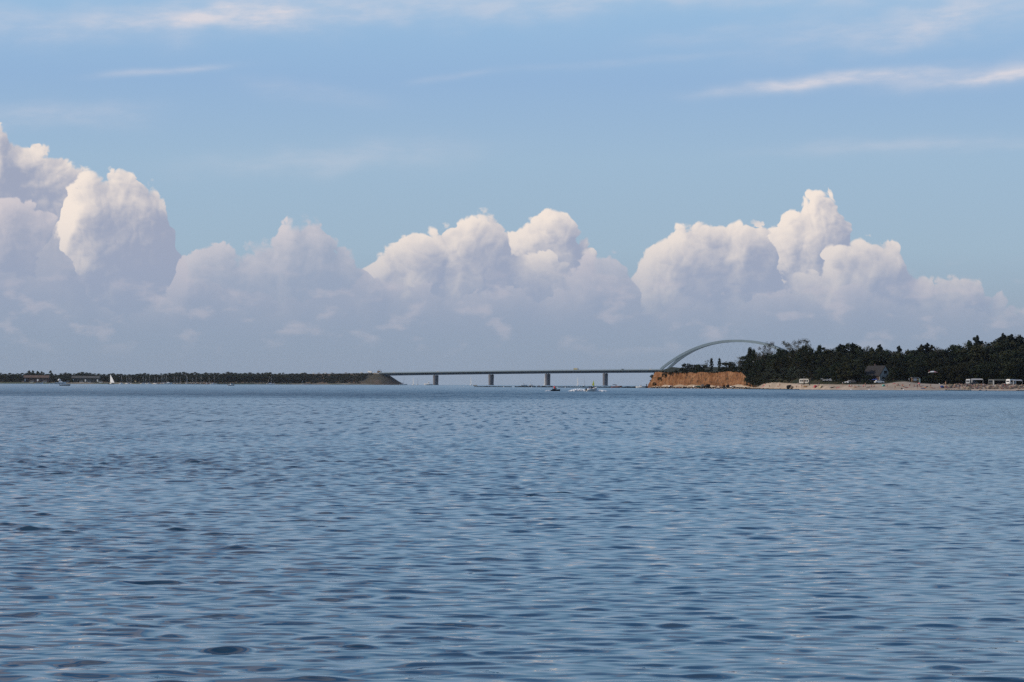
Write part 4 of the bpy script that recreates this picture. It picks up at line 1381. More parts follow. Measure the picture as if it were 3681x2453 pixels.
motorboat(on_sea(2236, 1530), .1, 'tiny white dinghy at the stern of the red and white boat', 1.8, cabin=False, outboard=False, cat='dinghy')

# floating buoys, a row of white ones
buoy_me = MB().blob((0, 0, .12), (.42, .42, .38), 3, 10, 7, 0).tube((0, 0, .45), (0, 0, .62), .06, n=5).mesh('buoy', WHITE)
for X, Y, lab in [(1668, 1391, 'white buoy alone left of the breakwater'), (1811, 1392.5, 'white buoy before the left half of the breakwater'), (1845, 1392.5, 'left of two close white buoys before the breakwater, midway between two piers'), (1855, 1392, 'right of two close white buoys before the breakwater, midway between two piers'),
        (1912, 1393, 'white buoy below the fishing boat'), (1943, 1392.5, 'white buoy left of the third bridge pier'), (2003, 1393.5, 'small white buoy above the red jet ski'), (2033, 1393.5, 'small white buoy right of the third bridge pier'), (2043, 1392.5, 'white buoy right of the third bridge pier'), (2062, 1392, 'white buoy below the lorry on the bridge'), (2146, 1394, 'white buoy right of the spray boat'),
        (3060, 1400, 'white buoy close to the beach below the parked white car'), (3125, 1399, 'white buoy close to the beach below the house'), (3248, 1400, 'white buoy close to the beach below the sand dune')]:
    o = link('buoy', buoy_me); o.location = sea_spot(X, Y); tag(o, lab, 'buoy', 'white swimming buoys')
    if X > 3000: o.location = on_sea(X, interp(SHORE, o.location.x) - 5)
    o.scale = (.8, .8, .8)

# beacon post at the breakwater end
p0 = on_sea(2324, 1484)
bc = empty('beacon_post', p0, 0, 'dark wooden post with cone base where the breakwater meets the cliff', 'post')
MB().tube((0, 0, -.5), (0, 0, 2.0), .32, .26, 8).build('shaft', DARKP, bc)
MB().tube((0, 0, -.3), (0, 0, .8), .95, .45, 8).build('footing', ROCKD, bc)
MB().tube((0, 0, 2.0), (0, 0, 2.45), .34, .05, 8).build('cap', DARKP, bc)

# ------------------------------------------------------------------ people: one skin grown over a skeleton for each pose
def skin_body(name, joints, bones, mat, sub=1):
    me = bpy.data.meshes.new(name + '_bones')
    ids = {k: i for i, k in enumerate(joints)}
    me.from_pydata([j[0] for j in joints.values()], [(ids[a], ids[b]) for a, b in bones], [])
    o = bpy.data.objects.new(name + '_bones', me); COL.objects.link(o)
    md = o.modifiers.new('skin', 'SKIN')
    for i, (k, (co, r)) in enumerate(joints.items()):
        v = me.skin_vertices[0].data[i]
        v.radius = (r, r) if not isinstance(r, tuple) else r
        v.use_root = (k == 'pelvis')
    sb = o.modifiers.new('sub', 'SUBSURF'); sb.levels = sb.render_levels = sub
    dg = bpy.context.evaluated_depsgraph_get()
    out = bpy.data.meshes.new_from_object(o.evaluated_get(dg))
    out.name = name
    out.materials.clear(); out.materials.append(mat)
    out.polygons.foreach_set('use_smooth', [True] * len(out.polygons))
    bpy.data.objects.remove(o); bpy.data.meshes.remove(me)
    return out

def pose(kind):
    """joint positions; the person faces -Y (towards the water)"""
    J = {}
    def put(k, x, y, z, r): J[k] = (Vector((x, y, z)), r)
    if kind in ('stand', 'walk'):
        st = .22 if kind == 'walk' else .03
        put('pelvis', 0, 0, .96, .145); put('waist', 0, 0, 1.12, .125); put('chest', 0, 0, 1.34, .155); put('neck', 0, .01, 1.52, .06); put('head', 0, -.02, 1.68, .105); put('crown', 0, 0, 1.76, .07)
        for s, n in ((-1, 'l'), (1, 'r')):
            put('hip' + n, .09 * s, 0, .9, .105); put('knee' + n, .10 * s, -st * s * .7 - .02, .50, .065); put('ankle' + n, .10 * s, st * s * -.9 + .03, .09, .042); put('toe' + n, .11 * s, st * s * -.9 - .15, .03, .035)
            put('sh' + n, .19 * s, 0, 1.43, .065); put('elbow' + n, .25 * s, .04 + st * s * .5, 1.14, .045); put('wrist' + n, .25 * s, -.08 + st * s * .8, .90, .032); put('hand' + n, .25 * s, -.12 + st * s * .9, .80, .036)
    elif kind == 'sit':
        put('pelvis', 0, 0, .16, .15); put('waist', 0, .03, .34, .13); put('chest', 0, .04, .56, .155); put('neck', 0, .02, .74, .06); put('head', 0, -.03, .89, .105); put('crown', 0, -.01, .97, .07)
        for s, n in ((-1, 'l'), (1, 'r')):
            put('hip' + n, .10 * s, -.06, .14, .11); put('knee' + n, .14 * s, -.46, .36, .068); put('ankle' + n, .14 * s, -.74, .06, .043); put('toe' + n, .15 * s, -.90, .03, .035)
            put('sh' + n, .19 * s, .03, .65, .065); put('elbow' + n, .25 * s, -.12, .42, .045); put('wrist' + n, .17 * s, -.36, .42, .033); put('hand' + n, .12 * s, -.46, .42, .036)
    else:    # lie: on the back along X, head to the left
        put('pelvis', 0, 0, .13, .14); put('waist', -.17, 0, .13, .125); put('chest', -.40, 0, .14, .15); put('neck', -.58, 0, .14, .06); put('head', -.74, 0, .16, .105); put('crown', -.82, 0, .16, .07)
        for s, n in ((-1, 'l'), (1, 'r')):
            put('hip' + n, .07, .09 * s, .12, .105); put('knee' + n, .46, .11 * s, .16 if s > 0 else .34, .066); put('ankle' + n, .86 if s > 0 else .70, .12 * s, .06, .043); put('toe' + n, .90 if s > 0 else .85, .13 * s, .14 if s > 0 else .04, .035)
            put('sh' + n, -.49, .19 * s, .13, .065); put('elbow' + n, -.22, .28 * s, .08, .045); put('wrist' + n, .02, .27 * s, .07, .033); put('hand' + n, .12, .26 * s, .07, .036)
    B_ = [('pelvis', 'waist'), ('waist', 'chest'), ('chest', 'neck'), ('neck', 'head'), ('head', 'crown')]
    for n in 'lr':
        B_ += [('pelvis', 'hip' + n), ('hip' + n, 'knee' + n), ('knee' + n, 'ankle' + n), ('ankle' + n, 'toe' + n), ('chest', 'sh' + n), ('sh' + n, 'elbow' + n), ('elbow' + n, 'wrist' + n), ('wrist' + n, 'hand' + n)]
    return J, B_

BODY = {}
def clothes(kind, what, mat):
    J, _ = pose(kind)
    def sub(keys, grow, ends):
        jj = {}
        for k in keys:
            co, r = J[k]
            jj[k] = (co, r * grow)
        for k, a, b_, t in ends:
            jj[k] = (J[a][0].lerp(J[b_][0], t), (J[a][1] * (1 - t) + J[b_][1] * t) * grow)
        return jj
    if what == 'shorts':
        jj = sub(['pelvis', 'hipl', 'hipr'], 1.13, [('tl', 'hipl', 'kneel', .45), ('tr', 'hipr', 'kneer', .45), ('w', 'pelvis', 'waist', .5)])
        return skin_body('shorts', jj, [('pelvis', 'hipl'), ('pelvis', 'hipr'), ('hipl', 'tl'), ('hipr', 'tr'), ('pelvis', 'w')], mat)
    if what == 'shirt':
        jj = sub(['pelvis', 'waist', 'chest', 'shl', 'shr'], 1.12, [('al', 'shl', 'elbowl', .6), ('ar', 'shr', 'elbowr', .6), ('nk', 'chest', 'neck', .5)])
        return skin_body('shirt', jj, [('pelvis', 'waist'), ('waist', 'chest'), ('chest', 'shl'), ('chest', 'shr'), ('shl', 'al'), ('shr', 'ar'), ('chest', 'nk')], mat)
    h, c = J['head'][0], J['crown'][0]
    up = (c - h).normalized()
    back = Vector((0, .03, 0)) if kind != 'lie' else Vector((0, 0, 0))
    b = MB()
    ctr = h + up * .045 + back
    if what == 'hat':
        b.blob(ctr + Vector((0, 0, .03)), (.14, .14, .12), 2, 10, 6, 0); b.tube(ctr, ctr + Vector((0, 0, .015)), .22, .2, 10)
        return b.mesh('hat', mat)
    b.blob(ctr, (.115, .115, .115), 2, 10, 6, .04)
    return b.mesh('hair', mat)

NOSE = {}
PART_ME = {}
def person(loc, kind, label, shorts=None, shirt=None, hat=None, rz=0.0, group=None, scale=1.0):
    o = empty('person', loc, rz, label, 'person', group)
    o.scale = (scale,) * 3
    if kind not in BODY:
        J, B_ = pose(kind)
        BODY[kind] = skin_body('body', J, B_, SKIN)
    link('body', BODY[kind], o)
    for what, m_ in (('shorts', shorts or DARKP), ('shirt', shirt), ('hat', hat), ('hair', None if hat else HAIR)):
        if m_ is None: continue
        if (kind, what, m_.name) not in PART_ME:
            PART_ME[(kind, what, m_.name)] = clothes(kind, what, m_)
        link(what, PART_ME[(kind, what, m_.name)], o)
    return o

PG = 'bathers on the beach'
PEOPLE = [
    (2765, 1391, 'sit', 'person in dark clothes sitting alone on the stones left of the beach', dict(shirt=DARKP)),
    (2796, 1393, 'sit', 'person sitting at the water edge left of the dark boulder heap', dict(shorts=REDP)),
    (2803, 1391, 'stand', 'slim person standing on the sand left of the dark boulder heap', dict(shorts=PINKP)),
    (2745, 1388.5, 'lie', 'person lying on a towel on the left sand hump', dict(shorts=BLUEP)),
    (2862, 1393.5, 'sit', 'person sitting right of the dark boulder heap', dict(shorts=DARKP)),
    (2872, 1393, 'lie', 'person lying behind two sitting bathers near the boulder heap', dict(shorts=DARKP)),
    (2882, 1395, 'stand', 'reddish sunburnt person standing at the water below the white caravan', dict(shorts=ORANGEP)),
    (2890, 1393, 'sit', 'person sitting below the yellow boat on the sand', dict(shorts=REDP)),
    (2896, 1394, 'sit', 'second person sitting below the yellow boat', dict(shorts=PINKP)),
    (2939, 1390, 'sit', 'person in white shirt sitting between the red tent and the beige tent', dict(shirt=WHITE)),
    (2944, 1389, 'stand', 'person in dark blue shirt standing behind the red tent', dict(shirt=BLUEP)),
    (3006, 1393.5, 'lie', 'person lying in red swimwear right of the grey inflatable', dict(shorts=REDP)),
    (3014, 1393.5, 'lie', 'pale person lying second right of the grey inflatable', dict(shorts=PINKP)),
    (3029, 1387, 'stand', 'person in white top standing at the dark grass edge below the parked cars', dict(shirt=WHITE)),
    (3053, 1391, 'sit', 'person sitting in a red group below the parked white car', dict(shirt=REDP)),
    (3057, 1392.5, 'lie', 'person lying in front of the red group below the parked white car', dict(shorts=REDP)),
    (3062, 1390.5, 'sit', 'dark haired person sitting right end of the group below the white car', dict(shorts=DARKP)),
    (3073, 1393.5, 'sit', 'sunburnt person sitting in front of a beach towel below the house', dict(shorts=ORANGEP)),
    (3077, 1394, 'lie', 'person lying beside the sunburnt one below the house', dict(shorts=REDP)),
    (3087, 1391, 'sit', 'person in pale green shirt sitting below the left end of the house', dict(shirt=TEALP)),
    (3104, 1391.5, 'sit', 'person sitting in pink below the middle of the house', dict(shirt=PINKP)),
    (3111, 1391, 'stand', 'slim dark person standing below the house', dict(shorts=DARKP)),
    (3124, 1393, 'lie', 'person lying on a dark mat below the blue parasols', dict(shorts=DARKP)),
    (3133, 1392, 'sit', 'person sitting below the blue parasols', dict(shorts=BLUEP)),
    (3142, 1391.5, 'sit', 'second person sitting below the blue parasols', dict(shorts=REDP)),
    (3189, 1395, 'stand', 'suntanned person in a white hat standing right of the teal tent', dict(hat=WHITE, shorts=WHITE)),
    (3217, 1401, 'walk', 'person in black shorts walking along the water below the dune', dict(shorts=DARKP)),
    (3225, 1387.5, 'sit', 'person sitting high on the left slope of the dune', dict(shorts=REDP)),
    (3230, 1387.5, 'sit', 'second person sitting high on the left slope of the dune, beside another', dict(shirt=DARKP)),
    (3243, 1389, 'sit', 'dark red clothed person sitting in the middle of the dune face', dict(shirt=REDP)),
    (3248, 1391, 'sit', 'person sitting just right of the dark red one on the dune face', dict(shorts=BLUEP)),
    (3257, 1395.5, 'lie', 'person lying on a red towel low on the dune', dict(shorts=REDP)),
    (3270, 1394, 'stand', 'person in black shirt and pale hat standing on the dune slope', dict(shirt=DARKP, hat=WHITE)),
    (3287, 1390, 'sit', 'person leaning back on the sand right of the dune top', dict(shorts=REDP)),
    (3297, 1398, 'stand', 'dark clothed person standing near the water below the pink parasol', dict(shirt=DARKP)),
    (3309, 1392.5, 'lie', 'person lying below the pink parasol', dict(shorts=REDP)),
    (3319, 1397, 'lie', 'person lying in blue beside the orange beach bag', dict(shorts=BLUEP)),
    (3347, 1396, 'lie', 'person lying on the sand below the low grass right of the dune', dict(shorts=PINKP)),
    (3356, 1398, 'lie', 'person lying nearest the water left of the blue beach tent', dict(shorts=DARKP)),
    (3379, 1397, 'sit', 'person sitting in front of the blue beach tent', dict(shorts=REDP)),
    (3399, 1386, 'stand', 'person standing on the bank right of the blue beach tent', dict(shorts=BEIGEP)),
    (3398, 1396, 'sit', 'red shirted person sitting at the left end of the stone bank', dict(shirt=REDP)),
    (3405, 1398, 'sit', 'person in purple dark shirt sitting below the left end of the stone bank', dict(shirt=BLUEP)),
    (3431, 1394, 'sit', 'sunburnt person sitting on the stone bank left of the dark car', dict(shorts=REDP)),
    (3513, 1398, 'sit', 'person in pink sitting on the sand below the stone bank', dict(shirt=PINKP)),
    (3523, 1403, 'stand', 'dark clothed person standing in the water edge below the stone bank', dict(shirt=DARKP)),
    (3529, 1387, 'sit', 'person crouching on top of the stone bank beside a white bag', dict(shirt=ORANGEP)),
    (3602, 1402, 'stand', 'slim person standing at the water below the last caravan', dict(shorts=BEIGEP)),
    (3612, 1394, 'stand', 'person in dark red shirt and white hat standing on the stone bank', dict(shirt=REDP, hat=WHITE)),
    (3619, 1396, 'sit', 'person in dark blue with pale shoulders sitting on the stone bank', dict(shirt=BLUEP)),
    (3637, 1396, 'sit', 'orange clothed person sitting on the stone bank below the last caravan', dict(shirt=ORANGEP)),
    (3646, 1381, 'stand', 'person in white standing at the side of the last caravan', dict(shirt=WHITE)),
    (3676, 1380, 'stand', 'person in blue standing right of the last caravan at the picture edge', dict(shirt=BLUEP)),
    (3590, 1379, 'stand', 'orange clothed person standing under the dark middle awning', dict(shirt=ORANGEP)),
]
for X, Y, kind, lab, kw in PEOPLE:
    if kind == 'lie': Y = Y - .5
    p_ = stand(X, Y)
    person(p_, kind, lab, group=PG, rz=rng.uniform(-.6, .6) + (rng.choice((0, .4)) if kind == 'lie' else 0), scale=rng.uniform(.95, 1.05), **kw)

# ------------------------------------------------------------------ craft with spray in the middle of the water
SPRAY = material('white_spray', (.80, .82, .84), .9, .08, 3.0)
def spray_mesh(n, L, H, W_, seed, back=-1):
    """heaped foam with flying drops"""
    r = random.Random(seed); b = MB()
    prof = lambda t: math.sin(math.pi * min(1, .10 + t * .88)) ** 1.1
    m = max(10, n // 14)
    for i in range(m):
        t = i / (m - 1); e = prof(t)
        x = back * t * L; s = (.16 + .5 * e) * H
        b.blob((x, r.gauss(0, W_ * .4), .30 * s), (L / m * 1.6, W_ * (.35 + .5 * t), s * r.uniform(.6, 1.0)), r.random() * 9, 9, 6, .35)
    for i in range(n * 4):
        t = r.random() ** .85; e = prof(t)
        x = back * t * L * 1.04; y = r.gauss(0, W_ * (.35 + .4 * t)); z = abs(r.gauss(0, H * .42)) * e + .02
        s = r.uniform(.015, .05)
        b.add([(x - s, y, z), (x + s * 1.4, y - s, z), (x + s, y + s, z), (x, y, z + s * 1.6)], [(0, 2, 1), (0, 1, 3), (1, 2, 3), (2, 0, 3)])
    return b
def jet_ski(X, Y, label, rz, mat, rider_shirt):
    c = on_sea(X, Y)
    o = empty('jet_ski', c, rz, label, 'jet ski')
    link('hull', hull_mesh(3.0, 1.15, .42, mat, sheer=.4, transom=.8), o)
    MB().loft([[(-1.0, -.25, .4), (.2, -.28, .42), (.2, .28, .42), (-1.0, .25, .4)], [(-.95, -.18, .78), (.1, -.2, .72), (.1, .2, .72), (-.95, .18, .78)]], True, True, False).build('seat', DARKP, o)
    MB().tube((.35, 0, .5), (.15, 0, .98), .12, .08, 6).tube((.15, -.36, 1.0), (.15, .36, 1.0), .035, n=5).build('handlebar', DARKP, o)
    return o, c
def rider(loc, rz, label, shirt, sit=True):
    return person(loc, 'sit', label, DARKP, shirt, None, rz)
JX = sea_spot(1996, 1406.5)
js, c = jet_ski(1996, JX.y, 'dark jet ski low in the water, carrying a rider in red', .15, DARKP, REDP)
rider(c + Vector((-.25, 0, .62)), math.pi / 2 + .15, 'person in a bright red vest riding the dark jet ski', material('bright_red_vest', (.75, .03, .03), .5, .1, 1.0))
MB().blob((0, -.02, .55), (.34, .27, .34), 4, 12, 8, .08).build('life_vest', MATS['bright_red_vest'], bpy.data.objects[[o_.name for o_ in bpy.data.objects if o_.get('label', '').startswith('person in a bright red vest')][0]])
b = spray_mesh(60, 1.6, .3, .3, 3); o = b.build('spray', SPRAY); o.location = c + Vector((-1.5, 0, .02)); tag(o, 'small white spray behind the dark jet ski', None, None, 'stuff')
BX = sea_spot(2127, 1407.5)
rb = empty('speedboat', BX, .35, 'white speedboat with raised bow throwing up spray, two people aboard', 'speedboat')
hb = link('hull', hull_mesh(3.6, 1.5, .62, WHITE, sheer=.5, transom=.85), rb); hb.rotation_euler = (0, -.16, 0)
b = MB()
for sg in (-1, 1):
    pts = [(-1.7, .62 * sg, .55), (0, .72 * sg, .68), (1.2, .45 * sg, .98), (1.8, .06 * sg, 1.18)]
    for p_, q in zip(pts, pts[1:]): b.tube(p_, q, .2, n=8)
b.build('side_tube', WHITE, rb)
MB().box((.1, 0, .95), (.5, .5, .6)).build('console', DARKP, rb)
MB().box((-1.85, 0, .6), (.4, .4, .75)).build('outboard_motor', DARKP, rb)
person(BX + Vector((-.75, -.05, .55)), 'sit', 'person in a blue jacket sitting at the stern of the speedboat', DARKP, BLUEP, None, math.pi / 2)
person(BX + Vector((.75, .1, .45)), 'sit', 'person in dark clothes sitting forward in the speedboat', DARKP, DARKP, None, math.pi / 2)
b = spray_mesh(420, 5.6, .95, .5, 5)
b2 = spray_mesh(150, 3.2, .6, .35, 8, 1)
b.add([(x + 2.6, y, z) for x, y, z in b2.v], b2.f)
o = b.build('spray', SPRAY); o.location = BX + Vector((-1.3, 0, .02)); tag(o, 'long plume of white spray thrown up by the speedboat', None, None, 'stuff')

# windsurfer behind the speedboat
wp = on_sea(2136, 1590)
ws = empty('windsurfer_board', wp, .2, 'windsurf board with a yellow green sail with pink edge, behind the speedboat', 'windsurfer')
link('board', hull_mesh(2.7, .7, .12, WHITE, sheer=.1, transom=.6), ws)
MB().tube((.1, 0, .1), (-.15, 0, 4.6), .05, .03, 6).build('mast', ALU, ws)
b = MB(); pts = [(.09, 0, 1.1), (-1.0, .35, 1.35), (-1.15, .38, 1.9), (-.75, .25, 3.2), (-.2, .04, 4.6), (-.05, 0, 3.0)]
b.prism(pts, (0.2, 1, 0), .04); b.build('sail', LIMEP, ws)
b = MB(); pts = [(-1.0, .36, 1.3), (-1.28, .42, 1.6), (-1.2, .4, 2.2), (-1.1, .38, 1.9)]
b.prism(pts, (0.2, 1, 0), .05); b.build('sail_edge', PINKP, ws)
MB().tube((-.05, .05, 1.45), (-1.05, .36, 1.6), .03, n=5).build('boom', DARKP, ws)
person(wp + Vector((-.5, .5, .12)), 'stand', 'person in a dark wetsuit standing on the windsurf board', DARKP, DARKP, None, .4)

# ------------------------------------------------------------------ vehicles
def car(loc, rz, label, mat, group=None, cat='car', L=4.2, H=1.45, van=False, name='parked_car', trailer=None):
    o = empty(name, loc, rz, label, cat, group)
    key = ('car', mat.name, van, L)
    if key not in YP:
        b = MB()
        if van:
            prof = [(-L / 2, .3), (-L / 2, 1.2), (-L / 2 + .1, H), (L / 2 - 1.3, H), (L / 2 - .5, .95), (L / 2, .85), (L / 2, .3)]
        else:
            prof = [(-L / 2, .3), (-L / 2 + .02, .85), (-L / 2 + .35, .95), (-L / 2 + .75, H - .03), (-.15 + .3, H), (.95, .95), (L / 2 - .15, .82), (L / 2, .6), (L / 2, .3)]
        rings = []
        for y, k in ((-.82, .93), (-.78, 1.0), (.78, 1.0), (.82, .93)):
            rings.append([(x * (.985 if k < 1 else 1), y, .3 + (z - .3) * k) for x, z in prof])
        b.loft(rings, True, True, False)
        g = MB()
        for sg in (-1, 1):
            if van: pts = [(-L / 2 + .35, 1.02), (-L / 2 + .35, H - .22), (L / 2 - 1.4, H - .22), (L / 2 - .85, 1.02)]
            else: pts = [(-L / 2 + .62, .98), (-L / 2 + .92, H - .12), (.12, H - .12), (.72, .98)]
            g.prism([(x, sg * .815, z) for x, z in pts], (0, sg, 0), .02)
        gm = g.mesh('side_window', GLASS)
        xw = (L / 2 - 1.32, L / 2 - .55) if van else (.18, .92)
        ws_ = MB().add([(xw[0] + .06, -.68, H - .07), (xw[0] + .06, .68, H - .07), (xw[1] + .04, .7, 1.0), (xw[1] + .04, -.7, 1.0), (xw[0] + .03, -.68, H - .11), (xw[0] + .03, .68, H - .11), (xw[1] - .02, .7, .97), (xw[1] - .02, -.7, .97)],
                       [(0, 1, 2, 3), (4, 5, 6, 7), (0, 1, 5, 4), (1, 2, 6, 5), (2, 3, 7, 6), (3, 0, 4, 7)]).mesh('windscreen', GLASS)
        wh = MB().tube((0, -.1, 0), (0, .1, 0), .32, n=12).mesh('wheel', RUBBER)
        hl = MB().box((0, 0, 0), (.06, .3, .14)).mesh('headlight', ALU)
        YP[key] = (b.mesh('car_body', mat), gm, ws_, wh, hl)
    bm_, gm, ws_, wh, hl = YP[key]
    link('car_body', bm_, o); link('side_window', gm, o); link('windscreen', ws_, o)
    for x in (-L / 2 + .8, L / 2 - .85):
        for y in (-.76, .76):
            w = link('wheel', wh, o); w.location = (x, y, .32)
    for y in (-.6, .6):
        w = link('headlight', hl, o); w.location = (L / 2 + .01, y, .68)
    return o
SILVER = material('silver_paint', (.42, .43, .45), .3, .1, .6, metal=.4)
car(ground_at(3052, 31), math.pi - .15, 'white car parked left of the house at the edge of the grass', WHITE)
car(ground_at(3064, 33), math.pi - .5, 'dark car parked behind the white one with a bright white front', DARKP)
for i, X in enumerate((2959, 2976, 2988, 3002, 3016)):  # grey paint on some of these takes the place of tree shade
    car(ground_at(X, 37 + i * .6), rng.choice((.2, math.pi - .2, 1.2)), ['pale car at the left end of the shaded row between caravan and house', 'silver car second in the shaded row between caravan and house', 'silver blue car in the middle of the shaded row', 'grey car fourth in the shaded row', 'dim pale car at the right end of the shaded row'][i], [SILVER, GREYP, SILVER, GREYP, GREYP][i], 'cars parked in the shade behind the beach')
car(ground_at(3500, 27), math.pi, 'dark car parked under the left awning behind the stone bank', DARKP, L=4.5)
car(ground_at(3161, 30), .1, 'white covered car beside the blue parasols in front of the house', WHITE, van=False, L=4.4)

def caravan(loc, rz, label, L=5.2, H=2.55, W_=2.1, wins=5, mat=None, group=None):
    mat = mat or CREAM
    o = empty('caravan', loc, rz, label, 'caravan', group)
    b = MB(); prof = [(-L / 2 + .1, .45), (-L / 2, .9), (-L / 2 + .06, H - .5), (-L / 2 + .3, H), (L / 2 - .35, H), (L / 2 - .06, H - .5), (L / 2, .95), (L / 2 - .25, .45)]
    b.loft([[(x * k, y, .45 + (z - .45) * k) for x, z in prof] for y, k in ((-W_ / 2, .975), (-W_ / 2 + .08, 1), (W_ / 2 - .08, 1), (W_ / 2, .975))], True, True, False)
    b.build('caravan_body', mat, o)
    MB().box((0, 0, H + .03), (L - .8, W_ - .2, .08)).build('roof_panel', WHITE, o)
    x = -L / 2 + .45
    ww = (L - .9) / wins
    for i in range(wins):
        if wins > 2 and i == wins // 2 - 0:
            MB().box((x + ww / 2, -W_ / 2 - .005, 1.35), (.62, .05, 1.72)).build('door', WOOD, o)
        else:
            MB().box((x + ww / 2, -W_ / 2 - .005, 1.62), (ww * .72, .05, .75)).build('window', GLASS, o)
        x += ww
    MB().box((-L / 2 + .0, 0, 1.62), (.06, W_ * .72, .62)).build('front_window', GLASS, o)
    MB().box((L / 2 - .0, 0, 1.62), (.06, W_ * .72, .62)).build('rear_window', GLASS, o)
    for y in (-W_ / 2 + .12, W_ / 2 - .12):
        MB().tube((0, y - .09, .33), (0, y + .09, .33), .33, n=12).build('wheel', RUBBER, o)
    MB().tube((-L / 2, 0, .45), (-L / 2 - 1.1, 0, .42), .06, n=6).build('drawbar', GREYP, o)
    return o
def awning(loc, rz, label, L, D_, H, mat, walls=True):
    o = empty('awning', loc, rz, label, 'awning')
    b = MB(); rings = []
    for i in range(7):
        t = i / 6; y = -D_ * t; z = H - .55 * t ** 1.6
        rings.append([(-L / 2, y, z), (L / 2, y, z), (L / 2, y, z + .04), (-L / 2, y, z + .04)])
    b.loft(rings, True, True, False); b.build('canopy', mat, o)
    for x in (-L / 2 + .05, L / 2 - .05):
        MB().tube((x, -D_ + .05, 0), (x, -D_ + .05, H - .52), .035, n=5).build('pole', ALU, o)
    if walls:
        MB().prism([(-L / 2, 0, 0), (-L / 2, -D_ * .95, 0), (-L / 2, -D_ * .95, H - .6), (-L / 2, 0, H - .05)], (1, 0, 0), .04).build('side_wall', GREYP, o)
    return o
g = stand(2892, 1378.5); g = ground_at(2892, 26)
caravan(g, -.32, 'cream caravan with a row of dark windows standing alone on the dune', 5.0, 2.5, wins=5)
g = ground_at(3488, 31); caravan(g, .9, 'pale caravan behind the dark car, shaded by the trees', 5.0, 2.5, wins=3, mat=GREYP)  # body painted grey to carry the shade of the trees
awning(ground_at(3510, 30), 0, 'white awning stretched from the shaded caravan over the dark car', 5.0, 3.0, 2.75, material('shaded_awning', (.46, .45, .42), .8, .15, .8))  # white canopy darkened in its colour for the shade it stands in
g = ground_at(3562, 36); caravan(g, 1.3, 'dim caravan deep in the shade between the two awnings', 4.6, 2.4, wins=3, mat=material('shaded_shell', (.12, .125, .12), .6, .2, .6))  # deep shade is put into the dark shell colour
awning(ground_at(3592, 33), 0, 'dark grey green middle awning in deep shade', 6.0, 3.0, 2.5, material('dark_awning', (.10, .11, .10), .8, .2, .8))
g = ground_at(3634, 28.5); caravan(g, .75, 'white caravan with a sunlit end wall at the right edge of the picture', 5.0, 2.5, wins=2, mat=WHITE)
awning(ground_at(3655, 28), 0, 'grey awning on the right side of the sunlit caravan', 4.0, 2.6, 2.4, GREYP)
g = ground_at(3590, 60); 
car(g, 0, 'dim car with two bright roof reflections behind the middle awning', GREYP, van=True, H=2.2, L=4.8)

# vehicles on the bridge and on the causeway
def on_road(X, t=-3.2):
    best = min(range(-700, 900), key=lambda s: abs(to_px(bp(s, t, deck_h(s)))[0] - X))
    return bp(best, t, deck_h(best) - .12), best
for X, m_, lab in [(1418, WHITE, 'white car on the bridge just right of the abutment'), (1575, WHITE, 'white car on the bridge above the first pier'), (2240, DARKP, 'small dark car on the bridge between fourth pier and cliff'), (2338, WHITE, 'pale car on the bridge close to the arch foot'),
        (1086, WHITE, 'bright white car on the causeway, farthest left of the bright ones'), (1128, WHITE, 'white car on the causeway, second of the bright ones'), (1171, WHITE, 'white car on the causeway above the dense bushes'), (1194, SILVER, 'silver car on the causeway right of the white one above the dense bushes'), (1243, SILVER, 'pale car on the causeway near the dark bush tops'), (1300, WHITE, 'white car on the causeway left of the abutment'), (1147, SILVER, 'small dull car on the causeway between two white ones')]:
    l_, s_ = on_road(X)
    car(l_, -TH, lab, m_, 'cars crossing the bridge and causeway', name='car', van=True, H=1.75, L=4.6)
def lorry(X, label, boxmat, cabmat, L=9.0):
    l_, s_ = on_road(X)
    o = empty('lorry', l_, -TH, label, 'lorry')
    MB().box((-1.0, 0, 2.25), (L - 2.6, 2.45, 2.6)).build('cargo_box', boxmat, o)
    MB().loft([[(L / 2 - 2.1, -1.2, .6), (L / 2, -1.2, .6), (L / 2, 1.2, .6), (L / 2 - 2.1, 1.2, .6)], [(L / 2 - 2.1, -1.2, 2.9), (L / 2 - .35, -1.2, 2.9), (L / 2 - .35, 1.2, 2.9), (L / 2 - 2.1, 1.2, 2.9)]], True, True, False).build('cab', cabmat, o)
    MB().box((L / 2 - .16, 0, 2.1), (.12, 2.1, .8), tilt=Matrix.Rotation(-.15, 3, 'Y')).build('windscreen', GLASS, o)
    MB().box((0, 0, .78), (L - .3, 2.2, .25)).build('chassis', DARKP, o)
    for x in (-L / 2 + 1.0, -L / 2 + 2.2, L / 2 - 1.1):
        for y in (-1.05, 1.05):
            MB().tube((x, y - .15, .5), (x, y + .15, .5), .5, n=10).build('wheel', RUBBER, o)
    return o
lorry(2071, 'yellow grey lorry crossing the bridge between the third and fourth piers', material('lorry_yellow', (.42, .38, .22), .6, .3, .4), GREYP)
lorry(1330, 'white lorry with crane arm on the causeway just before the abutment', WHITE, WHITE, 8)
o = lorry(1364, 'brown grey machine with frame on the road right above the abutment', WOOD, GREYP, 8)
MB().tube((-3.4, 0, 3.4), (-1.2, 0, 5.6), .18, n=5).tube((-1.2, 0, 5.6), (2.6, 0, 5.2), .16, n=5).tube((2.6, 0, 5.2), (3.2, 0, 3.0), .12, n=5).build('loading_frame', DARKP, o)
for X, h_, lab in [(1345, 8, 'thin lamp post on the causeway by the abutment'), (1327, 7, 'leaning thin post on the causeway behind the white lorry')]:
    l_, s_ = on_road(X, 8)
    o = empty('lamp_post', l_, 0, lab, 'lamp post'); MB().tube((0, 0, 0), (0, 0, h_), .14, .1, 5).build('pole', GREYP, o); MB().box((.6, 0, h_), (1.4, .3, .2)).build('lamp_head', GREYP, o)

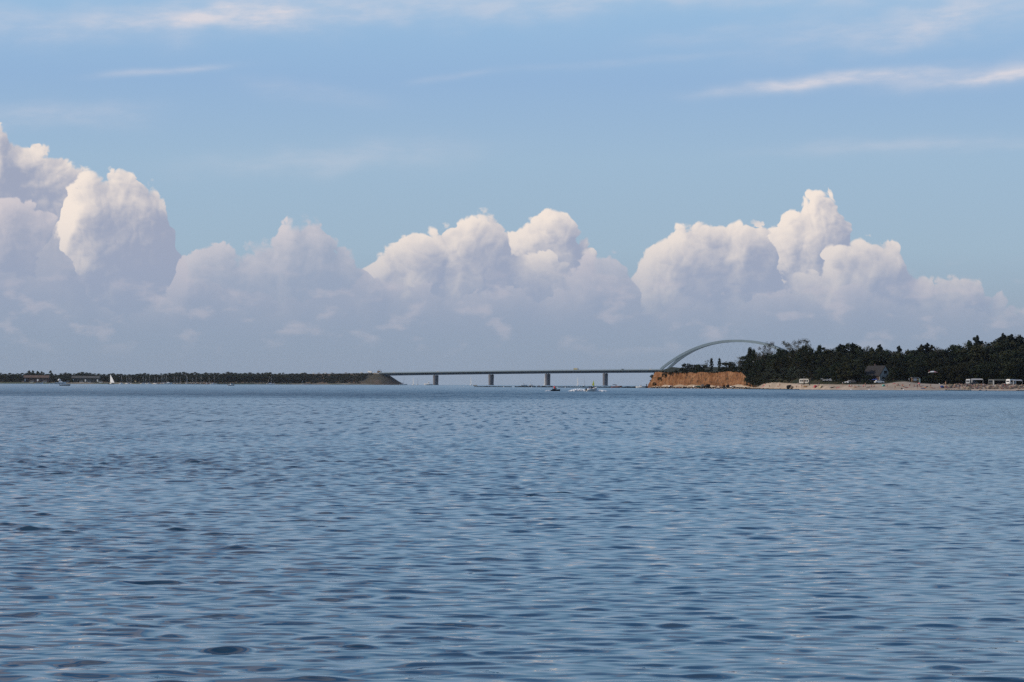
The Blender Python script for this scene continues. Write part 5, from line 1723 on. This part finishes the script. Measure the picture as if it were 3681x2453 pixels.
# ------------------------------------------------------------------ buildings
WALLP = material('grey_render', (.34, .34, .31), .9, .15, .5)
ROOFD = material('dark_roof_tiles', (.012, .010, .010), .8, .35, 1.5)
ROOFB = material('brown_roof', (.13, .085, .065), .9, .3, .15)
BRICKD = material('dark_brick', (.065, .038, .034), .9, .3, .4)
g = ground_at(3152, 46)
Hs = empty('house', g, R(-60), 'steep roofed grey house with one dark window in its gable, half hidden by bushes', 'house')
L_, D_, HE, HR = 12.5, 6.6, 2.6, 6.9
MB().box((0, 0, HE / 2), (L_, D_, HE)).build('wall', BRICKD, Hs)
for x in (-L_ / 2 - .01, L_ / 2 - .25):
    MB().prism([(x, -D_ / 2 - .01, 0), (x, D_ / 2 + .01, 0), (x, D_ / 2 + .01, HE), (x, 0, HR - .15), (x, -D_ / 2 - .01, HE)], (1, 0, 0), .26).build('gable', WALLP, Hs)
for sg in (-1, 1):
    a = math.atan2(HR - HE, D_ / 2)
    rf = MB().prism([(-L_ / 2 - .35, sg * (D_ / 2 + .4), HE - .58), (L_ / 2 + .35, sg * (D_ / 2 + .4), HE - .58), (L_ / 2 + .35, 0, HR), (-L_ / 2 - .35, 0, HR)], (0, sg * math.sin(a), math.cos(a)), .22).build('roof', ROOFD, Hs)
    if sg > 0: MB().box((-1.5, .3, HR + .35), (.7, .7, 1.3)).build('chimney', BRICKD, rf)
MB().box((L_ / 2 + .02, .15, 3.95), (.10, 1.7, 1.25)).build('window', GLASS, Hs)
MB().box((L_ / 2 + .02, -1.2, 1.3), (.10, 1.2, 1.1)).build('window', GLASS, Hs)
for x in (-3.2, -.4, 2.4):
    MB().box((x, -D_ / 2 - .02, 1.35), (1.0, .08, 1.2)).build('window', GLASS, Hs)
MB().box((3.9, -D_ / 2 - .02, 1.1), (.95, .08, 2.05)).build('door', WOOD, Hs)
g = ground_at(3289, 34)
ht = empty('wooden_hut', g, .1, 'low brown and grey wooden hut at the edge of the dune', 'hut')
MB().box((0, 0, 1.05), (3.2, 2.2, 2.1)).build('wall', WOOD, ht)
MB().box((0, 0, 2.16), (3.5, 2.5, .12)).build('roof', GREYP, ht)
MB().box((-.2, -1.12, 1.15), (1.5, .05, 1.1)).build('shutter', GREYP, ht)
for x, w in ((-1.3, .35), (1.05, .45)):
    MB().box((x, -1.12, 1.2), (w, .05, .55)).build('window', BEIGEP, ht)
def far_building(X0, X1, Y0, Y1, Yg, roof, wall, label):
    Xc = (X0 + X1) / 2; dd = far_d(Xc) + 50
    c = on_sea(Xc, dd); k = dd / FPX
    o = empty('long_building', c + Vector((0, 0, 1.4)), 0, label, 'building')
    L_ = (X1 - X0) * k; hr = at(Xc, Y0, dd).z - c.z - 1.4; he = at(Xc, Y1, dd).z - c.z - 1.4
    MB().box((0, 6, he / 2), (L_, 12, he)).build('wall', wall, o)
    MB().prism([(-L_ / 2 - .6, -.8, he - .2), (-L_ / 2 - .6, 12.8, he - .2), (-L_ / 2 - .6, 8.5, hr), (-L_ / 2 - .6, 3.5, hr)], (1, 0, 0), L_ + 1.2).build('roof', roof, o)
    n = int(L_ / 4.2)
    for i in range(n):
        x = -L_ / 2 + (i + .5) * L_ / n
        MB().box((x, -.02, he * .5), (2.0, .1, he * .45)).build('window' if i % 4 else 'door', GLASS if i % 4 else WHITE, o)
    return o
far_building(85, 175, 1349.5, 1358, 1369, ROOFB, BRICKD, 'long low brown roofed building among the trees of the far shore')
far_building(258, 356, 1352, 1359.5, 1369, material('slate_roof', (.085, .085, .080), .9, .3, .15), material('dark_green_wall', (.035, .042, .036), .9, .2, .3), 'long low grey roofed building right of the white dome on the far shore')
dd = far_d(213) + 12
c = on_sea(213, dd)
o = empty('radar_dome', c + Vector((0, 0, 1.2)), 0, 'white round dome on a post behind the moored motor cruiser on the far shore', 'dome')
MB().blob((0, 0, 4.2), (2.1, 2.1, 1.7), 2, 14, 9, 0).build('dome', WHITE, o); MB().tube((0, 0, 0), (0, 0, 3), .5, n=8).build('post', GREYP, o)
for X, m_, lab in [(240, WHITE, 'white van parked on the far shore, left one of those right of the dome'), (248, CREAM, 'cream van parked on the far shore close to the white one'), (294, WHITE, 'white van on the far shore in front of the grey roofed building'), (322, SILVER, 'low silver van on the far shore right of the white one before the grey roof'), (363, WHITE, 'small white van at the right end of the grey roofed building'), (160, WHITE, 'white van in front of the long brown roof'), (113, CREAM, 'pale van in front of the left half of the long brown roof')]:
    dd = far_d(X) + 34; c = on_sea(X, dd)
    car(c + Vector((0, 0, 1.5)), rng.choice((0, math.pi)), lab, m_, 'vans parked on the far shore', 'van', van=True, H=2.6, L=5.4, name='parked_van')
# harbour moles
hm = empty('harbour_mole', on_sea(780, far_d(780) - 12), 0, 'low dark stone mole in front of the far harbour masts', 'mole')
for i in range(110):
    X = 700 + i * 1.45; c = on_sea(X, far_d(X) - 14)
    put_stone(hm, SD, c + Vector((0, rng.uniform(-1, 1), .35)), rng.uniform(.7, 1.3))
hm = empty('harbour_mole', on_sea(650, far_d(650) - 10), 0, 'sandy stone mole left of the orange boat in the far harbour', 'mole')
for i in range(120):
    X = 568 + i * 1.42; c = on_sea(X, far_d(X) - 12)
    put_stone(hm, SG if i % 3 else SR, c + Vector((0, rng.uniform(-1, 1), .45)), rng.uniform(.8, 1.3))
o = empty('harbour_sign', on_sea(487, far_d(487) + 6) + Vector((0, 0, .8)), 0, 'yellow white board on a post at the far harbour', 'sign')
MB().tube((0, 0, 0), (0, 0, 2.6), .12, n=5).build('post', GREYP, o); MB().box((0, 0, 3.2), (2.4, .15, 1.8)).build('board', BEIGEP, o)
o = yacht(on_sea(1087, far_d(1087) - 10), .8, 'small white dinghy with furled sail at the foot of the embankment', None, WHITE, 4, 7.5)
for X, lab in [(1100, 'red buoy like boat at the foot of the embankment beside the white dinghy'), (1384, 'orange boat at the foot of the embankment cone')]:
    motorboat(on_sea(X, far_d(X) - 16), 0, lab, 4.5, REDP if X < 1200 else ORANGEP, outboard=False)

# ------------------------------------------------------------------ beach things
def dome_tent(loc, s, label, mat, rz=0.0, door=None, cat='beach tent'):
    o = empty('beach_tent', loc, rz, label, cat, 'beach tents')
    b = MB(); vs = []
    n, m = 12, 5
    for j in range(m + 1):
        ph = math.pi / 2 * j / m
        for i in range(n):
            th = 2 * math.pi * i / n
            vs.append((s[0] * math.cos(ph) * math.cos(th), s[1] * math.cos(ph) * math.sin(th), s[2] * math.sin(ph) ** .9))
    fs = [(j * n + i, j * n + (i + 1) % n, (j + 1) * n + (i + 1) % n, (j + 1) * n + i) for j in range(m) for i in range(n)]
    b.add(vs, fs, True); b.build('shell', mat, o)
    b = MB().prism([(-s[0] * .45, -s[1] * .93, .02), (s[0] * .45, -s[1] * .93, .02), (s[0] * .28, -s[1] * .80, s[2] * .55), (-s[0] * .28, -s[1] * .80, s[2] * .55)], (0, -1, .2), .06)
    b.build('entrance', door or DARKP, o)
    for sg in (-1, 1):
        MB().tube((sg * s[0], 0, .05), (sg * s[0] * .6, 0, s[2] * .82), .025, n=4).tube((sg * s[0] * .6, 0, s[2] * .82), (0, 0, s[2] * 1.02), .025, n=4).build('tent_pole', ALU, o)
    return o
dome_tent(stand(2931, 1394), (1.0, .8, 1.15), 'red beach tent with a dark end below the parked silver cars', REDP)
dome_tent(stand(2952, 1394), (.95, .8, 1.0), 'beige beach tent right of the red one', BEIGEP)
dome_tent(stand(3176, 1389.5), (.75, .7, .85), 'teal beach tent on the sand below the house gable', TEALP)
dome_tent(stand(3386, 1395.5), (1.1, .8, 1.1), 'dark blue beach tent at the left end of the stone bank', BLUEP)
def parasol(loc, r, h, label, mat, group='parasols'):
    o = empty('parasol', loc, 0, label, 'parasol', group)
    MB().tube((0, 0, 0), (0, 0, h), .035, n=6).build('pole', ALU, o)
    b = MB(); n = 10
    rings = [[(r * k * math.cos(2 * math.pi * i / n), r * k * math.sin(2 * math.pi * i / n), h - .42 * k ** 1.6 - off) for i in range(n)] for k, off in ((.03, 0), (.5, 0), (1, 0), (1, .05), (.5, .05), (.03, .05))]
    b.loft(rings, True, True, False); b.build('canopy', mat, o)
    return o
parasol(stand(3304, 1387), .62, 1.35, 'pink parasol with a person below it on the right side of the dune', PINKP)
person(stand(3304, 1388), 'sit', 'dark person sitting under the pink parasol', DARKP, DARKP, None, .2, PG)
for X, q, m_, lab in [(3130, 31, BLUEP, 'left one of the blue parasols in front of the house'), (3140, 30, BLUEP, 'middle and brightest blue parasol in front of the house'), (3149, 31, BLUEP, 'right one of the blue parasols beside the white car')]:
    parasol(ground_at(X, q), .95, 2.1, lab, m_)
gp = ground_at(3231, 30)
parasol(gp, .7, at(3231, 1370.5, gp.y).z - gp.z, 'small off white parasol behind the top of the dune', BEIGEP)
kyk = empty('kayak', stand(2901, 1391), .1, 'yellow kayak lying on the sand below the white caravan', 'kayak')
link('hull', hull_mesh(3.6, .75, .3, YELLOWP, sheer=.3, transom=.25), kyk); MB().box((-.1, 0, .3), (.9, .42, .05)).build('cockpit', DARKP, kyk)
inf = empty('inflatable_boat', stand(2991, 1395), .08, 'dark grey inflatable boat on the sand below the silver cars', 'inflatable boat')
b = MB()
for sg in (-1, 1):
    for p_, q in (((-1, .5 * sg, .22), (.6, .5 * sg, .24)), ((.6, .5 * sg, .24), (1.15, .08 * sg, .4))): b.tube(p_, q, .2, n=8)
b.build('tube', DARKP, inf); MB().box((0, 0, .14), (1.9, .8, .08)).build('floor', GREYP, inf); MB().box((-1.05, 0, .3), (.08, .9, .4)).build('transom', SILVER, inf)
kyk2 = empty('kayak', ground_at(2442, 0.2) + Vector((0, -1.5, .1)), .1, 'orange kayak at the water edge below the left half of the cliff', 'kayak')
link('hull', hull_mesh(3.2, .75, .35, ORANGEP, sheer=.3, transom=.3), kyk2); MB().box((-.1, 0, .34), (.9, .42, .05)).build('cockpit', DARKP, kyk2)
person(kyk2.location + Vector((-.2, 0, .2)), 'sit', 'sunburnt person sitting in the orange kayak below the cliff', DARKP, REDP, None, .3)
for X, q, L_, m_, lab, rz in [(2411, 3, 2.9, None, 'small white boat pulled up on the sand under the left of the cliff', .75), (2500, 3, 3.0, None, 'white boat beside a dark green cover under the middle of the cliff', .7), (2637, 3, 4.2, None, 'white boat hauled out under the right end of the cliff', .7)]:
    o = empty('rowing_boat', ground_at(X, q) + Vector((0, -.5, .25)), rz, lab, 'boat', 'boats pulled up below the cliff')
    link('hull', hull_mesh(L_, 1.3, .5, WHITE, sheer=.3), o); MB().box((-.4, 0, .42), (.3, 1.0, .06)).build('thwart', WOOD, o); MB().box((.5, 0, .44), (.3, .9, .06)).build('thwart', WOOD, o)
o = empty('boat_cover', ground_at(2513, 3) + Vector((0, 0, .1)), -.2, 'dark green tarpaulin bundle beside the white boat under the cliff', 'tarpaulin')
MB().blob((0, 0, .3), (1.5, .6, .45), 4, 10, 6, .25).build('cloth', material('green_tarpaulin', (.015, .08, .06), .7, .3, 1.5), o)
o = empty('signpost', ground_at(2910, 18), 0, 'dark board on a post at the right corner of the white caravan', 'sign')
MB().box((0, 0, .95), (.45, .12, 1.9)).build('board', DARKP, o); MB().tube((0, 0, 0), (0, 0, .4), .1, n=5).build('post', DARKP, o)
o = empty('changing_cabin', ground_at(3306, 33), .1, 'narrow pale teal upright cabin right of the wooden hut', 'cabin')
MB().box((0, 0, .95), (.55, .5, 1.9)).build('wall', material('pale_teal', (.25, .36, .35), .7, .2, 1), o); MB().box((0, 0, 1.93), (.65, .6, .07)).build('roof', GREYP, o)
for X, Y, lab in [(3377, 1390, 'white round lamp on a post behind the blue beach tent'), (2890, 1371, 'small grey lamp on a tall pole behind the white caravan'), (3268, 1374, 'small grey lamp on a post left of the wooden hut')]:
    g = ground_at(X, 30); h_ = {3377: at(3377, 1381, g.y).z - g.z, 2890: at(2893, 1346, g.y).z - g.z, 3268: at(3268, 1363.5, g.y).z - g.z}[X]
    o = empty('lamp_post', g, 0, lab, 'lamp post', 'lamp posts behind the beach')
    MB().tube((0, 0, 0), (0, 0, h_), .05, n=5).build('pole', GREYP, o); MB().blob((0, 0, h_), (.28, .28, .28), 1, 10, 6, 0).build('globe', WHITE if X == 3377 else GREYP, o)
BAG = MB().blob((0, 0, .22), (.42, .25, .26), 3, 8, 5, .2).tube((-.2, 0, .4), (.2, 0, .4), .03, n=4)
for X, Y, m_, lab in [(3327, 1396, ORANGEP, 'orange beach bag right of the lying bather in blue'), (3534, 1386, WHITE, 'white bag beside the crouching person on the stone bank'), (3382, 1394, WHITE, 'white bag in front of the blue beach tent'), (3332, 1392, DARKP, 'dark bundle on the sand below the kite'), (3241, 1399, DARKP, 'dark bundle at the water beside the white buoy')]:
    o = link('beach_bag', BAG.mesh('beach_bag', m_)); o.location = stand(X, Y); tag(o, lab, 'bag', 'bags on the beach')
for X, Y, m_, lab, w in [(3213, 1380.5, REDP, 'red towel spread high on the left of the dune', 1.4), (3258, 1394.5, REDP, 'long red towel under the lying bather low on the dune', 1.9), (3318, 1397.5, BLUEP, 'blue towel under the bather beside the orange bag', 1.9), (3120, 1393.5, DARKP, 'dark mat on the sand below the blue parasols', 1.8), (3071, 1393.7, BEIGEP, 'beige towel below the left end of the house', 1.8), (2744, 1389, PINKP, 'pinkish towel on the left sand hump', 1.9), (3012, 1394.5, PINKP, 'pink towel right of the grey inflatable', 1.8)]:
    p_ = stand(X, Y)
    b = MB(); vs = []
    for k in (0, .025):
        for i in range(6):
            for j in range(3):
                x, y = p_.x + (i / 5 - .5) * w, p_.y + (j / 2 - .5) * .9
                vs.append((x - p_.x, y - p_.y, ground(x, y) - p_.z + .05 + k))
    fs = [(k * 18 + i * 3 + j, k * 18 + (i + 1) * 3 + j, k * 18 + (i + 1) * 3 + j + 1, k * 18 + i * 3 + j + 1) for k in (0, 1) for i in range(5) for j in range(2)]
    b.add(vs, fs); o = b.build('towel', m_); o.location = p_; tag(o, lab, 'towel', 'towels on the sand')

# the kite hanging in front of the dark trees, held by someone on the sand
kc = at(3354, 1340, 1150)
kt = empty('kite', kc, -.15, 'white and pale red kite with a red tail fin hanging before the dark trees', 'kite')
kt.rotation_euler = (.75, 0, -.15)
kinv = Matrix.LocRotScale(kc, kt.rotation_euler, None).inverted()
def wing(y0, y1, mat, nm, x0, x1):
    b = MB(); rings = []
    for i in range(9):
        t = i / 8; x = x0 + (x1 - x0) * t
        u = (x / 2.15)
        z = .55 * (1 - u * u); c_ = .75 * max(.12, 1 - abs(u) ** 2.2)
        rings.append([(x, -c_ * .5, z - .10), (x, 0, z + .10), (x, c_ * .7, z - .02), (x, 0, z - .14)])
    b.loft(rings, True, True, True); return b.build(nm, mat, kt)
wing(0, 0, WHITE, 'wing', -2.15, .55); wing(0, 0, material('pale_red_cloth', (.62, .33, .31), .7, .15, 1.5), 'wing', .56, 2.15)
MB().prism([(-1.35, 0, .35), (-1.75, 0, 1.35), (-2.05, 0, 1.5), (-1.85, 0, .2)], (0, 1, 0), .07).build('tail_fin', REDP, kt)
MB().loft([[(-.45, -.14, -.32), (.5, -.14, -.32), (.5, .14, -.32), (-.45, .14, -.32)], [(-.3, -.1, .28), (.3, -.1, .32), (.3, .1, .32), (-.3, .1, .28)]], True, True, False).build('keel', DARKP, kt)
hold = stand(3345, 1394)
for sg in (-1, 1):
    MB().tube(Vector((sg * .3, 0, -.3)), kinv @ (hold + Vector((sg * .05, 0, 1.2))), .006, n=3).build('line', GREYP, kt)
person(hold, 'stand', 'person standing on the sand holding the lines of the white and red kite', DARKP, None, None, math.pi)
# small pale birds over the wood
bird = MB()
bird.loft([[(0, -.55, .02), (0, -.5, .06), (0, -.45, .02)], [(0, -.2, -.10), (0, 0, .12), (0, .2, -.10)], [(0, .4, .0), (0, .5, .03), (0, .6, 0)]], True, True, True)
bird.add([(-.1, -.12, .03), (-1.1, .1, .35), (-1.15, .22, .34), (-.1, .15, .03), (.1, -.12, .03), (1.1, .1, .35), (1.15, .22, .34), (.1, .15, .03), (-.1, 0, -.03), (.1, 0, -.03)], [(0, 1, 2, 3), (0, 8, 1), (1, 8, 2), (2, 8, 3), (7, 6, 5, 4), (4, 5, 9), (5, 6, 9), (6, 7, 9)])
bme = bird.mesh('seagull', WHITE)
for X, Y, dd, lab in [(2839, 1284.5, 1150, 'white gull flying before the dark wood below the airy trees'), (2707, 1301.5, 1190, 'white gull flying right of the tall upright pair of trees')]:
    o = link('seagull', bme); o.location = at(X, Y, dd); o.rotation_euler = (.2, .15, .8); o.scale = (.75,) * 3; tag(o, lab, 'bird', 'gulls in flight')
